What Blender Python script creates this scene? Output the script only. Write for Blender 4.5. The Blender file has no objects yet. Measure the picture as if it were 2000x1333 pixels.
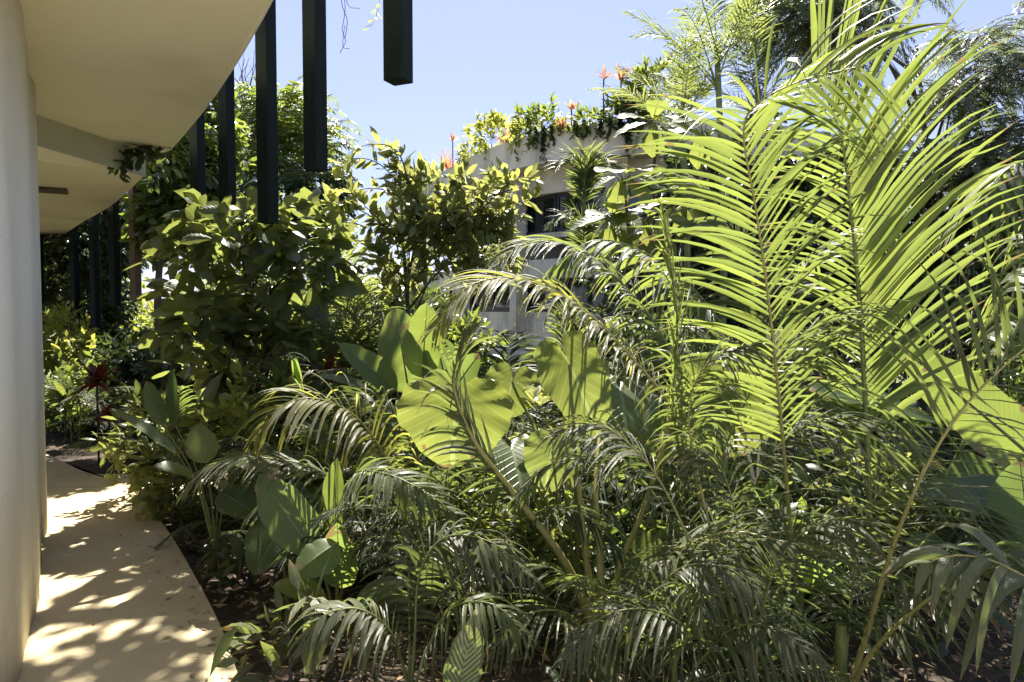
import bpy, math, random
import numpy as np
from mathutils import Vector
R = math.radians
sc = bpy.context.scene
C = sc.collection

# ------------------------------------------------------------------ camera
FPX, PITCH, EYE = 1400.0, 2.4, 1.6
cam_d = bpy.data.cameras.new('camera'); cam = bpy.data.objects.new('camera', cam_d); C.objects.link(cam)
cam_d.sensor_width = 36; cam_d.lens = 36 * FPX / 2000; cam_d.clip_end = 2000; cam_d.clip_start = 0.05
cam.location = (0, 0, EYE); cam.rotation_euler = (R(90 - PITCH), 0, 0); sc.camera = cam

# ------------------------------------------------------------------ sky and sun
SUN_AZ, SUN_EL = -1.0, 52.0           # azimuth from +Y (forward), positive to the right
w = bpy.data.worlds.new('World'); sc.world = w; w.use_nodes = True
nt = w.node_tree
sky = nt.nodes.new('ShaderNodeTexSky'); sky.sky_type = 'NISHITA'; sky.sun_disc = False
sky.sun_elevation = R(SUN_EL); sky.sun_rotation = R(SUN_AZ); sky.air_density = 1.0; sky.dust_density = 0.4; sky.ozone_density = 1.5
bg = nt.nodes['Background']; bg.inputs[1].default_value = 0.066
tint = nt.nodes.new('ShaderNodeMix'); tint.data_type = 'RGBA'; tint.blend_type = 'MULTIPLY'; tint.inputs[0].default_value = 1; tint.inputs[7].default_value = (1.12, .95, 1.10, 1)
nt.links.new(sky.outputs[0], tint.inputs[6]); 
even = nt.nodes.new('ShaderNodeMix'); even.data_type = 'RGBA'; even.inputs[0].default_value = .66; even.inputs[7].default_value = (2.0, 2.45, 3.95, 1)
nt.links.new(tint.outputs[2], even.inputs[6]); nt.links.new(even.outputs[2], bg.inputs[0])
sd = bpy.data.lights.new('sun', 'SUN'); sd.energy = 5.0; sd.angle = R(0.53); sd.color = (1.0, 0.93, 0.80)
so = bpy.data.objects.new('sun', sd); C.objects.link(so)
sdir = Vector((math.sin(R(SUN_AZ)) * math.cos(R(SUN_EL)), math.cos(R(SUN_AZ)) * math.cos(R(SUN_EL)), math.sin(R(SUN_EL))))
so.rotation_euler = sdir.to_track_quat('Z', 'Y').to_euler(); so.location = sdir * 40
sc.view_settings.view_transform = 'Standard'; sc.view_settings.look = 'None'
sc.view_settings.exposure = 1.85; sc.view_settings.gamma = 1.0
sc.cycles.max_bounces = 8; sc.cycles.diffuse_bounces = 5; sc.cycles.glossy_bounces = 3
sc.cycles.transmission_bounces = 6; sc.cycles.transparent_max_bounces = 6; sc.cycles.sample_clamp_indirect = 6

# ------------------------------------------------------------------ helpers
ct, st = math.cos(R(PITCH)), math.sin(R(PITCH))
def P(px, py, d):
    """world point at depth d (metres forward) seen at photo pixel px,py"""
    x, z = (px - 1000) / FPX, -(py - 666.5) / FPX
    v = np.array([x, ct + z * st, z * ct - st])
    return v / v[1] * d + np.array([0, 0, EYE])
def PZ(px, py, zz):
    v = P(px, py, 1.0) - np.array([0, 0, EYE])
    return v * ((zz - EYE) / v[2]) + np.array([0, 0, EYE])
def unit(a):
    a = np.asarray(a, float); return a / np.maximum(np.linalg.norm(a, axis=-1, keepdims=True), 1e-9)

class MB:
    def __init__(s): s.V = []; s.F = []; s.U = []; s.M = []; s.n = 0
    def add(s, V, F, U=None, m=0):
        V = np.asarray(V, float).reshape(-1, 3); F = np.asarray(F, int).reshape(-1, 4)
        if U is None: U = np.zeros((len(V), 2))
        s.V.append(V); s.F.append(F + s.n); s.U.append(np.asarray(U, float).reshape(-1, 2))
        s.M.append(np.full(len(F), m, int)); s.n += len(V)
    def build(s, name, mats, parent=None, origin=(0, 0, 0), smooth=True):
        if not isinstance(mats, (list, tuple)): mats = [mats]
        V = np.concatenate(s.V) - np.asarray(origin, float); F = np.concatenate(s.F); U = np.concatenate(s.U); M = np.concatenate(s.M)
        me = bpy.data.meshes.new(name)
        me.vertices.add(len(V)); me.vertices.foreach_set('co', V.astype(np.float32).ravel())
        me.loops.add(F.size); me.loops.foreach_set('vertex_index', F.astype(np.int32).ravel())
        me.polygons.add(len(F)); me.polygons.foreach_set('loop_start', np.arange(0, F.size, 4, dtype=np.int32))
        me.update(calc_edges=True)
        uv = me.uv_layers.new(name='UVMap'); uv.data.foreach_set('uv', U[F.ravel()].astype(np.float32).ravel())
        for m in mats: me.materials.append(m)
        me.polygons.foreach_set('material_index', M.astype(np.int32))
        me.polygons.foreach_set('use_smooth', np.full(len(F), smooth, dtype=bool))
        me.update()
        o = bpy.data.objects.new(name, me); C.objects.link(o)
        if parent is not None: o.parent = parent
        elif np.any(np.asarray(origin)): o.location = tuple(origin)
        return o

def gridF(r, c, closed=False):
    i = np.arange(r - 1)[:, None]; cc = c if closed else c - 1
    j = np.arange(cc)[None, :]; j2 = (j + 1) % c
    return np.stack([i * c + j, i * c + j2, (i + 1) * c + j2, (i + 1) * c + j], -1).reshape(-1, 4)

def catmull(pts, n=40):
    p = np.asarray(pts, float)
    if len(p) == 2:
        t = np.linspace(0, 1, n)[:, None]; return p[0] * (1 - t) + p[1] * t
    q = np.vstack([2 * p[0] - p[1], p, 2 * p[-1] - p[-2]]); out = []
    m = max(4, n // (len(p) - 1) + 2)
    for i in range(len(p) - 1):
        a, b, c_, d = q[i:i + 4]; t = np.linspace(0, 1, m, endpoint=(i == len(p) - 2))[:, None]
        out.append(.5 * ((2 * b) + (-a + c_) * t + (2 * a - 5 * b + 4 * c_ - d) * t ** 2 + (-a + 3 * b - 3 * c_ + d) * t ** 3))
    o = np.vstack(out); L = np.r_[0, np.cumsum(np.linalg.norm(np.diff(o, axis=0), axis=1))]
    s = np.linspace(0, L[-1], n)
    return np.stack([np.interp(s, L, o[:, k]) for k in range(3)], -1)
def tangents(c): return unit(np.gradient(c, axis=0))

def tube(mb, pts, r, k=6, m=0):
    c = np.asarray(pts, float); n = len(c); T = tangents(c)
    r = np.broadcast_to(np.asarray(r, float), (n,)) if np.ndim(r) else np.full(n, r)
    ref = np.array([0.31, 0.22, 0.92]) if abs(T[:, 2]).mean() < .85 else np.array([.1, 1, .1])
    A = unit(np.cross(T, ref)); B = np.cross(T, A)
    a = np.linspace(0, 2 * math.pi, k, endpoint=False)
    V = c[:, None] + r[:, None, None] * (np.cos(a)[None, :, None] * A[:, None] + np.sin(a)[None, :, None] * B[:, None])
    U = np.stack(np.broadcast_arrays((a / 6.283)[None, :], np.linspace(0, 1, n)[:, None]), -1)
    mb.add(V, gridF(n, k, True), U, m)
    if r[-1] > 1e-3 or r[0] > 1e-3:
        pass

def box(mb, c, sx, sy, sz, rot=0, m=0, bev=0):
    x, y, z = sx / 2, sy / 2, sz / 2
    v = np.array([[-x, -y, -z], [x, -y, -z], [x, y, -z], [-x, y, -z], [-x, -y, z], [x, -y, z], [x, y, z], [-x, y, z]])
    cr, sr = math.cos(rot), math.sin(rot)
    v = np.stack([v[:, 0] * cr - v[:, 1] * sr, v[:, 0] * sr + v[:, 1] * cr, v[:, 2]], -1) + np.asarray(c)
    mb.add(v, [[0, 3, 2, 1], [4, 5, 6, 7], [0, 1, 5, 4], [1, 2, 6, 5], [2, 3, 7, 6], [3, 0, 4, 7]], None, m)

SH = {'palm': lambda t: np.clip(t * 7, .3, 1) * np.maximum(1 - t, 0.0) ** .65 + .01,
      'oval': lambda t: np.sin(math.pi * np.clip(t, 0, 1) ** .85) ** .75 + .012,
      'obov': lambda t: np.sin(math.pi * np.clip(t, 0, 1) ** 1.5) ** .7 + .015,
      'lance': lambda t: np.sin(math.pi * np.clip(t, 0, 1) ** .7) ** .9 + .01}
def leaves(mb, B, D, S, L, W, g=.5, K=5, shape='oval', fold=.25, m=0, rng=np.random, cols=3):
    """many leaves at once: base B, direction D, side S (all n x 3), length L, width W, gravity bend g"""
    B = np.asarray(B, float); n = len(B)
    if n == 0: return
    D = unit(D); S = unit(S - (S * D).sum(-1, keepdims=True) * D)
    L = np.broadcast_to(np.asarray(L, float), (n,)); W = np.broadcast_to(np.asarray(W, float), (n,)); g = np.broadcast_to(np.asarray(g, float), (n,))
    t = np.linspace(0, 1, K + 1); pos = B.copy(); rows = []
    for i, tt in enumerate(t):
        d = unit(D - np.array([0, 0, 1.]) * (g * tt ** 1.3)[:, None])
        if i: pos = pos + d * (L / K)[:, None]
        s = unit(S - (S * d).sum(-1, keepdims=True) * d); N = np.cross(s, d)
        N = np.where((N[:, 2:3] < 0), -N, N)
        wv = (W * SH[shape](tt) * .5)[:, None]
        if cols == 3: rows.append(np.stack([pos - s * wv - N * wv * fold, pos, pos + s * wv - N * wv * fold], 1))
        else: rows.append(np.stack([pos - s * wv, pos + s * wv], 1))
    V = np.stack(rows, 1)                                   # n,K+1,cols,3
    idn = rng.randint(0, 500, n)[:, None, None] + .02
    u = np.array([0, .48, .96]) if cols == 3 else np.array([0, .96])
    U = np.stack(np.broadcast_arrays(idn + u[None, None, :], t[None, :, None] + 0 * idn), -1)
    f = gridF(K + 1, cols); F = (f[None] + (np.arange(n) * (K + 1) * cols)[:, None, None])
    mb.add(V, F, U, m)

def frond(mb, rb, pts, up=(0, 0, 1), n=44, L0=.45, W=.03, g=.8, a0=70, a1=28, vee=12, s0=.18, K=6, fold=.35, seed=0, r0=.012, m=0,
          jit=.08, sides=(1, -1), prof=None, sflat=0):
    rng = np.random.RandomState(seed)
    c = catmull(pts, 50); T = tangents(c)
    i = np.linspace(0, 1, n); s = s0 + (1 - s0) * i; idx = s * (len(c) - 1); i0 = np.minimum(idx.astype(int), len(c) - 2); fr = (idx - i0)[:, None]
    pos = c[i0] * (1 - fr) + c[i0 + 1] * fr; Tt = unit(T[i0] * (1 - fr) + T[i0 + 1] * fr)
    upv = np.broadcast_to(np.asarray(up, float), Tt.shape); Nn = unit(upv - (upv * Tt).sum(-1, keepdims=True) * Tt); Bn = np.cross(Tt, Nn)
    ang = np.radians(a0 + (a1 - a0) * i); lp = (np.sin(math.pi * (0.16 + .78 * i)) ** .75) if prof is None else prof(i)
    bs, ds, ss, ls, gs = [], [], [], [], []
    for sd_ in sides:
        a = ang + rng.normal(0, jit, n); v = np.radians(vee) + rng.normal(0, jit * 1.2, n)
        D = np.cos(a)[:, None] * Tt + np.sin(a)[:, None] * (sd_ * np.cos(v)[:, None] * Bn + np.sin(v)[:, None] * Nn)
        S_ = Tt + Nn * rng.normal(.25, .25, (n, 1))
        if sflat: H = np.cross(D, np.array([0, 0, 1.])); S_ = (1 - sflat) * S_ + sflat * H * np.sign((H * S_).sum(-1, keepdims=True) + 1e-6)
        ll = L0 * lp * rng.uniform(.88, 1.08, n); gg = g * rng.uniform(.7, 1.35, n); q = rng.uniform(0, 1, n)      # a few leaflets are short, bent or missing
        ll = np.where(q < .03, ll * .55, ll); gg = np.where((q > .03) & (q < .07), gg * 2.6, gg); kp = (q < .965) | (i < .1)
        bs.append((pos + rng.normal(0, .002, pos.shape))[kp]); ds.append(D[kp]); ss.append(S_[kp]); ls.append(ll[kp]); gs.append(gg[kp])
    ls = np.concatenate(ls)
    leaves(mb, np.concatenate(bs), np.concatenate(ds), np.concatenate(ss), ls, W * (.6 + .4 * ls / max(L0, 1e-6)), np.concatenate(gs), K, 'palm', fold, m, rng)
    if rb is not None: tube(rb, c, r0 * (1 - .86 * np.linspace(0, 1, len(c)) ** .8), 6)

def arch(base, az, el, length, g=1.2, n=12):
    """curve leaving base with azimuth/elevation (degrees) and sagging under its weight"""
    d = np.array([math.sin(R(az)) * math.cos(R(el)), math.cos(R(az)) * math.cos(R(el)), math.sin(R(el))]); p = np.array(base, float); out = [p.copy()]
    for i in range(n):
        t = (i + 1) / n; dd = unit(d - np.array([0, 0, g * t ** 1.6])); p = p + dd * length / n; out.append(p.copy())
    return np.array(out)

def blade(mb, base, tip, nrm, width, shape='paddle', bend=.12, cup=.12, ripple=.01, seed=0, R_=18, C_=11, m=0, curl=0.):
    """one broad leaf surface: midrib from base to tip, arching towards -nrm by bend, edges raised by cup"""
    rng = np.random.RandomState(seed); base = np.asarray(base, float); tip = np.asarray(tip, float)
    ax = tip - base; L = np.linalg.norm(ax); ax = ax / L; nrm = np.asarray(nrm, float); nrm = unit(nrm - nrm.dot(ax) * ax); sd_ = np.cross(ax, nrm)
    ph = rng.uniform(0, 6.28, 6); idn = rng.randint(0, 500) + .02
    if shape == 'ear':          # heart with two rear lobes round the petiole
        A = 40; Q = 9; th = np.linspace(-math.pi, math.pi, A); rr = np.linspace(0, 1, Q)
        a = np.abs(th) / math.pi
        r = np.interp(a, [0, .08, .2, .35, .5, .65, .8, .9, .97, 1], [1, .86, .70, .60, .55, .53, .52, .47, .30, .10])
        r = r * (1 + .025 * np.sin(th * 7 + ph[2]) + .018 * np.sin(th * 13 + ph[3]) + .012 * np.sin(th * 29 + ph[4]))
        V = []; U = []
        for q in rr:
            x = r * q * np.cos(th) ; y = r * q * np.sin(th) * width / L * 0.98
            edge = q ** 3 * ripple * (np.sin(th * 9 + ph[0]) + .6 * np.sin(th * 17 + ph[1]))
            h = cup * np.abs(y) ** 1.3 - bend * np.maximum(x, 0) ** 2 - bend * .5 * np.minimum(x, 0) ** 2 + edge
            V.append(base + L * (x[:, None] * ax + y[:, None] * sd_ + h[:, None] * nrm)); U.append(np.stack([idn + .48 + .46 * r * q * np.sin(th) / .62, .35 + .6 * x], -1))
        V = np.array(V); U = np.array(U); mb.add(V, gridF(Q, A), U, m); return
    t = np.linspace(0, 1, R_); u = np.linspace(-1, 1, C_)
    if shape == 'paddle': wt = np.sin(math.pi * np.clip(t, .0, 1) ** .8) ** .62 + .01
    elif shape == 'obov': wt = np.sin(math.pi * t ** 1.35) ** .7 + .012
    elif shape == 'strap': wt = np.clip(t * 5, .25, 1) * (1 - t) ** .5 + .01
    else: wt = np.sin(math.pi * t ** .7) ** .9 + .01
    tt, uu = np.meshgrid(t, u, indexing='ij'); wv = (wt * width / 2)[:, None] * uu
    h = cup * np.abs(uu) ** 1.2 * (wt * width / 2)[:, None] - bend * L * (tt - .15) ** 2 + np.abs(uu) ** 2 * ripple * L * (np.sin(tt * 23 + ph[0] + uu * 1.2) + .6 * np.sin(tt * 41 + ph[1] + uu))
    wv = wv * (1 + .04 * np.sin(tt * 19 + ph[3]) + .03 * np.sin(tt * 37 + ph[4] + uu))
    V = base + (L * tt)[..., None] * ax + wv[..., None] * sd_ + h[..., None] * nrm
    if curl: V = V + (curl * L * tt ** 2)[..., None] * sd_
    U = np.stack([idn + .48 + .47 * uu, tt], -1); mb.add(V, gridF(R_, C_), U, m)

# ------------------------------------------------------------------ tagging
def tag(o, label=None, cat=None, group=None, kind=None):
    if label: o['label'] = label
    if cat: o['category'] = cat
    if group: o['group'] = group
    if kind: o['kind'] = kind
    return o
def thing(name, base, label, cat, group=None):
    o = bpy.data.objects.new(name, None); C.objects.link(o); o.location = tuple(base); o.empty_display_size = .1
    return tag(o, label, cat, group)
def copy_tree(o, parent=None):
    c = o.copy(); C.objects.link(c); c.parent = parent
    for ch in list(o.children): copy_tree(ch, c)
    return c

# ------------------------------------------------------------------ materials
def mat(name):
    m = bpy.data.materials.new(name); m.use_nodes = True; nt = m.node_tree
    return m, nt, nt.nodes['Principled BSDF'], nt.nodes['Material Output']
def N(nt, typ, **k):
    n = nt.nodes.new(typ)
    for a, b in k.items():
        if a.startswith('i'): n.inputs[int(a[1:])].default_value = b
        else: setattr(n, a, b)
    return n
def math_(nt, op, a, b=None, c=None):
    n = nt.nodes.new('ShaderNodeMath'); n.operation = op
    for i, v in enumerate((a, b, c)):
        if v is None: continue
        if isinstance(v, (int, float)): n.inputs[i].default_value = v
        else: nt.links.new(v, n.inputs[i])
    return n.outputs[0]
def mixc(nt, f, a, b, typ='MIX'):
    n = nt.nodes.new('ShaderNodeMix'); n.data_type = 'RGBA'; n.blend_type = typ
    for i, v in ((0, f), (6, a), (7, b)):
        if isinstance(v, (int, float)): n.inputs[i].default_value = v
        elif isinstance(v, tuple): n.inputs[i].default_value = v if len(v) == 4 else (*v, 1)
        else: nt.links.new(v, n.inputs[i])
    return n.outputs[2]

def leafmat(name, base, trans, fac=.45, rough=.38, vn=0, vk=1.0, vs=.25, mid=.5, spec=.5, brown=.0, streak=0, var=.35, varieg=None):
    m, nt, pr, out = mat(name); L = nt.links
    uv = N(nt, 'ShaderNodeUVMap'); sp = N(nt, 'ShaderNodeSeparateXYZ'); L.new(uv.outputs[0], sp.inputs[0])
    fl = math_(nt, 'FLOOR', sp.outputs[0]); fu = math_(nt, 'FRACT', sp.outputs[0]); v = sp.outputs[1]
    au = math_(nt, 'MULTIPLY', math_(nt, 'ABSOLUTE', math_(nt, 'SUBTRACT', fu, .5)), 2.0)
    wn = N(nt, 'ShaderNodeTexWhiteNoise', noise_dimensions='1D'); L.new(fl, wn.inputs['W'])
    geo = N(nt, 'ShaderNodeNewGeometry')
    no = N(nt, 'ShaderNodeTexNoise'); no.inputs['Scale'].default_value = 9; no.inputs['Detail'].default_value = 3; L.new(geo.outputs['Position'], no.inputs['Vector'])
    big = N(nt, 'ShaderNodeTexNoise'); big.inputs['Scale'].default_value = 1.1; L.new(geo.outputs['Position'], big.inputs['Vector'])
    val = math_(nt, 'ADD', math_(nt, 'MULTIPLY', wn.outputs[0], var), math_(nt, 'MULTIPLY', math_(nt, 'ADD', no.outputs[0], big.outputs[0]), var * .8))
    k = math_(nt, 'ADD', val, 1 - var * 1.25)
    hue = math_(nt, 'MULTIPLY', wn.outputs[0], .5)
    yb = tuple(min(1, c * f) for c, f in zip(base, (1.4, 1.15, .85))); yt = tuple(min(1, c * f) for c, f in zip(trans, (1.18, 1.04, .75)))
    cb = mixc(nt, hue, base, yb); ctn = mixc(nt, hue, trans, yt)
    kk = N(nt, 'ShaderNodeCombineXYZ'); [L.new(k, kk.inputs[i]) for i in range(3)]
    cb = mixc(nt, 1.0, cb, kk.outputs[0], 'MULTIPLY'); ctn = mixc(nt, 1.0, ctn, kk.outputs[0], 'MULTIPLY')
    hgt = None
    if varieg is not None:
        wv = math_(nt, 'SINE', math_(nt, 'MULTIPLY', math_(nt, 'SUBTRACT', math_(nt, 'MULTIPLY', v, 16), math_(nt, 'MULTIPLY', au, 4)), 6.283))
        wv = math_(nt, 'ADD', wv, math_(nt, 'MULTIPLY', math_(nt, 'SUBTRACT', no.outputs[0], .5), 3))
        mk = math_(nt, 'MULTIPLY', math_(nt, 'GREATER_THAN', wv, .25), math_(nt, 'LESS_THAN', au, .8))
        cb = mixc(nt, mk, cb, varieg); ctn = mixc(nt, mk, ctn, varieg)
    if vn:
        ph = math_(nt, 'SUBTRACT', math_(nt, 'MULTIPLY', v, float(vn)), math_(nt, 'MULTIPLY', au, vk))
        s = math_(nt, 'ABSOLUTE', math_(nt, 'SINE', math_(nt, 'MULTIPLY', ph, 3.14159)))
        ve = math_(nt, 'POWER', math_(nt, 'SUBTRACT', 1.0, s), 5.0)
        md = math_(nt, 'LESS_THAN', au, .035)
        ve = math_(nt, 'MAXIMUM', math_(nt, 'MULTIPLY', ve, vs), math_(nt, 'MULTIPLY', md, mid)); hgt = ve
        lite = tuple(min(1, c * 1.5 + .08) for c in base)
        cb = mixc(nt, ve, cb, lite); ctn = mixc(nt, math_(nt, 'MULTIPLY', ve, 1.0), ctn, tuple(min(1, c * 1.55 + .08) for c in trans))
    if streak:
        sv = math_(nt, 'ABSOLUTE', math_(nt, 'SINE', math_(nt, 'MULTIPLY', au, streak))); hgt = sv
        sf = math_(nt, 'MULTIPLY', math_(nt, 'SUBTRACT', 1.0, sv), .3)
        ctn = mixc(nt, sf, ctn, tuple(c * .45 for c in trans))
        md = math_(nt, 'LESS_THAN', au, .12); cb = mixc(nt, math_(nt, 'MULTIPLY', md, mid), cb, tuple(min(1, c * 2 + .05) for c in base))
    if brown:
        br = math_(nt, 'GREATER_THAN', math_(nt, 'ADD', math_(nt, 'MULTIPLY', math_(nt, 'MAXIMUM', v, au) if vn else v, .55), math_(nt, 'MULTIPLY', no.outputs[0], .9)), 1.02 - brown)
        cb = mixc(nt, br, cb, (.20, .16, .08)); ctn = mixc(nt, br, ctn, (.26, .20, .07))
    L.new(cb, pr.inputs['Base Color']); pr.inputs['Roughness'].default_value = rough; pr.inputs['Specular IOR Level'].default_value = spec
    tr = N(nt, 'ShaderNodeBsdfTranslucent'); L.new(ctn, tr.inputs[0])
    if hgt is not None:
        bp = N(nt, 'ShaderNodeBump'); bp.inputs['Strength'].default_value = .7; bp.inputs['Distance'].default_value = .005; L.new(hgt, bp.inputs['Height'])
        L.new(bp.outputs[0], pr.inputs['Normal'])
    mx = N(nt, 'ShaderNodeMixShader'); mx.inputs[0].default_value = fac; L.new(pr.outputs[0], mx.inputs[1]); L.new(tr.outputs[0], mx.inputs[2]); L.new(mx.outputs[0], out.inputs[0])
    return m

def rough_mat(name, c1, c2, scale=4, rough=.8, bump=.2, bscale=40, spots=None, metallic=0, grime=None, detail=6, stretch=None):
    m, nt, pr, out = mat(name); L = nt.links
    tc = N(nt, 'ShaderNodeNewGeometry'); src = tc.outputs['Position']
    if stretch:
        mp = N(nt, 'ShaderNodeMapping'); mp.inputs['Scale'].default_value = stretch; L.new(src, mp.inputs[0]); src = mp.outputs[0]
    n1 = N(nt, 'ShaderNodeTexNoise'); n1.inputs['Scale'].default_value = scale; n1.inputs['Detail'].default_value = detail; n1.inputs['Roughness'].default_value = .6; L.new(src, n1.inputs['Vector'])
    rp = N(nt, 'ShaderNodeValToRGB'); rp.color_ramp.elements[0].position = .3; rp.color_ramp.elements[1].position = .7
    rp.color_ramp.elements[0].color = (*c1, 1); rp.color_ramp.elements[1].color = (*c2, 1); L.new(n1.outputs[0], rp.inputs[0]); col = rp.outputs[0]
    n2 = N(nt, 'ShaderNodeTexNoise'); n2.inputs['Scale'].default_value = bscale; n2.inputs['Detail'].default_value = 6; L.new(src, n2.inputs['Vector'])
    if spots:
        sc_, thr, scol = spots; n3 = N(nt, 'ShaderNodeTexNoise'); n3.inputs['Scale'].default_value = sc_; n3.inputs['Detail'].default_value = 2; L.new(src, n3.inputs['Vector'])
        mr = N(nt, 'ShaderNodeMapRange'); mr.interpolation_type = 'SMOOTHSTEP'; mr.inputs[1].default_value = thr - .14; mr.inputs[2].default_value = thr + .10; L.new(n3.outputs[0], mr.inputs[0]); col = mixc(nt, math_(nt, 'MULTIPLY', mr.outputs[0], .55), col, scol)
    if grime:                       # splash dirt rising from the foot of the wall, and hairline cracks
        sx = N(nt, 'ShaderNodeSeparateXYZ'); L.new(tc.outputs['Position'], sx.inputs[0]); gz = math_(nt, 'SUBTRACT', 1.0, math_(nt, 'MULTIPLY', sx.outputs[2], 3.2)); gz = math_(nt, 'MAXIMUM', math_(nt, 'ADD', gz, math_(nt, 'MULTIPLY', math_(nt, 'SUBTRACT', n2.outputs[0], .5), 1.8)), 0.0)
        col = mixc(nt, math_(nt, 'MINIMUM', math_(nt, 'MULTIPLY', gz, .45), .55), col, grime)
        vo = N(nt, 'ShaderNodeTexVoronoi', feature='DISTANCE_TO_EDGE'); vo.inputs['Scale'].default_value = .9; wp = N(nt, 'ShaderNodeVectorMath', operation='ADD'); L.new(tc.outputs['Position'], wp.inputs[0]); nn = N(nt, 'ShaderNodeTexNoise'); nn.inputs['Scale'].default_value = 3; L.new(tc.outputs['Position'], nn.inputs['Vector']); L.new(nn.outputs['Color'], wp.inputs[1]); L.new(wp.outputs[0], vo.inputs['Vector'])
        col = mixc(nt, math_(nt, 'MULTIPLY', math_(nt, 'LESS_THAN', vo.outputs['Distance'], .0022), .35), col, tuple(c * .5 for c in grime))
    L.new(col, pr.inputs['Base Color']); pr.inputs['Roughness'].default_value = rough; pr.inputs['Metallic'].default_value = metallic
    bp = N(nt, 'ShaderNodeBump'); bp.inputs['Strength'].default_value = bump; bp.inputs['Distance'].default_value = .01; L.new(n2.outputs[0], bp.inputs['Height']); L.new(bp.outputs[0], pr.inputs['Normal'])
    return m

M = {}
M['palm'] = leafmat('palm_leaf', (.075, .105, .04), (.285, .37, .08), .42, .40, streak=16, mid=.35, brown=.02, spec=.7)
M['palmshade'] = leafmat('shaded_palm_leaf', (.030, .048, .022), (.15, .21, .05), .36, .38, streak=16, mid=.3, brown=.03, spec=.5)  # shaded copy of the palm leaf, understorey gloom put into the colour
M['palmdark'] = leafmat('sunlit_palm_leaf', (.105, .125, .065), (.26, .34, .08), .34, .42, streak=16, mid=.3, brown=.03, spec=.7)  # lit copy of the palm leaf, silver sun highlight put into a paler base
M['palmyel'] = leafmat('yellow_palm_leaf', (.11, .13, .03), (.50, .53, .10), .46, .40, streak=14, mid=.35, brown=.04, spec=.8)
M['far_palm'] = leafmat('distant_palm_leaf', (.07, .10, .04), (.36, .44, .12), .4, .36, streak=10, mid=.2)
M['ear'] = leafmat('elephant_ear_leaf', (.06, .095, .03), (.31, .38, .08), .5, .34, vn=11, vk=4.5, brown=.005, vs=.75, mid=.9, var=.3)
M['banana'] = leafmat('banana_leaf', (.045, .08, .022), (.32, .43, .08), .46, .36, vn=34, vk=5, brown=.005, vs=.4, mid=.6, var=.2)
M['paddle'] = leafmat('paddle_leaf', (.035, .065, .025), (.30, .42, .09), .42, .36, spec=.5, vn=26, vk=7, brown=.005, vs=.45, mid=.7, var=.25)
M['broad'] = leafmat('broad_shrub_leaf', (.045, .068, .028), (.30, .36, .08), .40, .36, spec=.7, vn=9, vk=2.5, vs=.4, mid=.7)
M['oval'] = leafmat('oval_vine_leaf', (.085, .115, .045), (.42, .46, .13), .44, .40, vn=7, vk=2, vs=.25, mid=.6, var=.35)
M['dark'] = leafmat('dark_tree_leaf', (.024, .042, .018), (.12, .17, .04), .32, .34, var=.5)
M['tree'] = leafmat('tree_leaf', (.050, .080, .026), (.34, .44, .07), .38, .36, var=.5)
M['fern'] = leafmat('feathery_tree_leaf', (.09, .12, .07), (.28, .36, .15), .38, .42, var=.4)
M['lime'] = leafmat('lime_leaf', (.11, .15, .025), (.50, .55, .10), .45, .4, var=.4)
M['varieg'] = leafmat('variegated_leaf', (.06, .10, .035), (.25, .36, .07), .3, .4, vn=16, vk=4, vs=.15, mid=.4, varieg=(.46, .46, .20))
M['red'] = leafmat('red_leaf', (.10, .022, .018), (.22, .035, .025), .35, .35, vn=8, vk=2, vs=.2, mid=.5, var=.5)
M['orange'] = leafmat('orange_leaf', (.48, .17, .09), (.80, .36, .17), .4, .4, var=.5)
M['umbrella'] = leafmat('umbrella_leaf', (.07, .10, .03), (.33, .40, .085), .42, .4, vn=9, vk=2, vs=.4, mid=.6, var=.25)
M['flower'] = leafmat('faded_orange_bract', (.40, .20, .13), (.60, .34, .20), .4, .45, var=.6)
M['dry'] = leafmat('dry_leaf', (.26, .19, .11), (.32, .24, .12), .3, .6, vn=8, vk=2, vs=.3, mid=.4, var=.6)
M['stem'] = rough_mat('green_stem', (.09, .12, .03), (.17, .19, .05), 14, .45, .15, 80)
M['yellowstem'] = rough_mat('yellow_stem', (.20, .20, .05), (.30, .26, .08), 16, .42, .15, 80)
M['bark'] = rough_mat('bark', (.06, .045, .032), (.13, .10, .075), 9, .9, .8, 50, stretch=(1, 1, .25))
M['darkstem'] = rough_mat('dark_stem', (.03, .03, .018), (.07, .065, .04), 14, .7, .4, 60)
M['plaster'] = rough_mat('cream_plaster', (.78, .76, .67), (.82, .80, .71), 1.1, .88, .35, 14, spots=(1.3, .60, (.62, .57, .45)), stretch=(1, 1, .45), grime=(.34, .27, .18))
M['soffit'] = rough_mat('bounce_tinted_soffit', (.85, .78, .57), (.89, .83, .62), .9, .9, .3, 12, spots=(1.1, .58, (.70, .63, .44)))  # warm yellow of bounced light is put into this plaster colour
M['fascia'] = rough_mat('grey_green_plaster', (.36, .36, .26), (.42, .42, .31), 2, .9, .2, 30)
M['farplaster'] = rough_mat('stained_plaster', (.76, .70, .55), (.83, .77, .62), 1.4, .9, .15, 30, spots=(3, .6, (.36, .33, .27)), stretch=(1, 1, .5))
M['path'] = rough_mat('cream_concrete', (.43, .355, .21), (.52, .44, .275), 1.7, .75, .18, 70, spots=(60, .70, (.30, .24, .15)))
M['slat'] = rough_mat('black_timber', (.004, .009, .008), (.008, .015, .013), 8, .6, .35, 50, stretch=(6, 6, .5))
M['slat'].node_tree.nodes['Principled BSDF'].inputs['Specular IOR Level'].default_value = .12
M['brownslat'] = rough_mat('brown_timber', (.10, .06, .04), (.16, .10, .06), 8, .6, .35, 50, stretch=(6, 6, .5))
M['frame'] = rough_mat('dark_frame', (.02, .022, .022), (.03, .03, .03), 8, .5, .1, 50)
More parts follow.
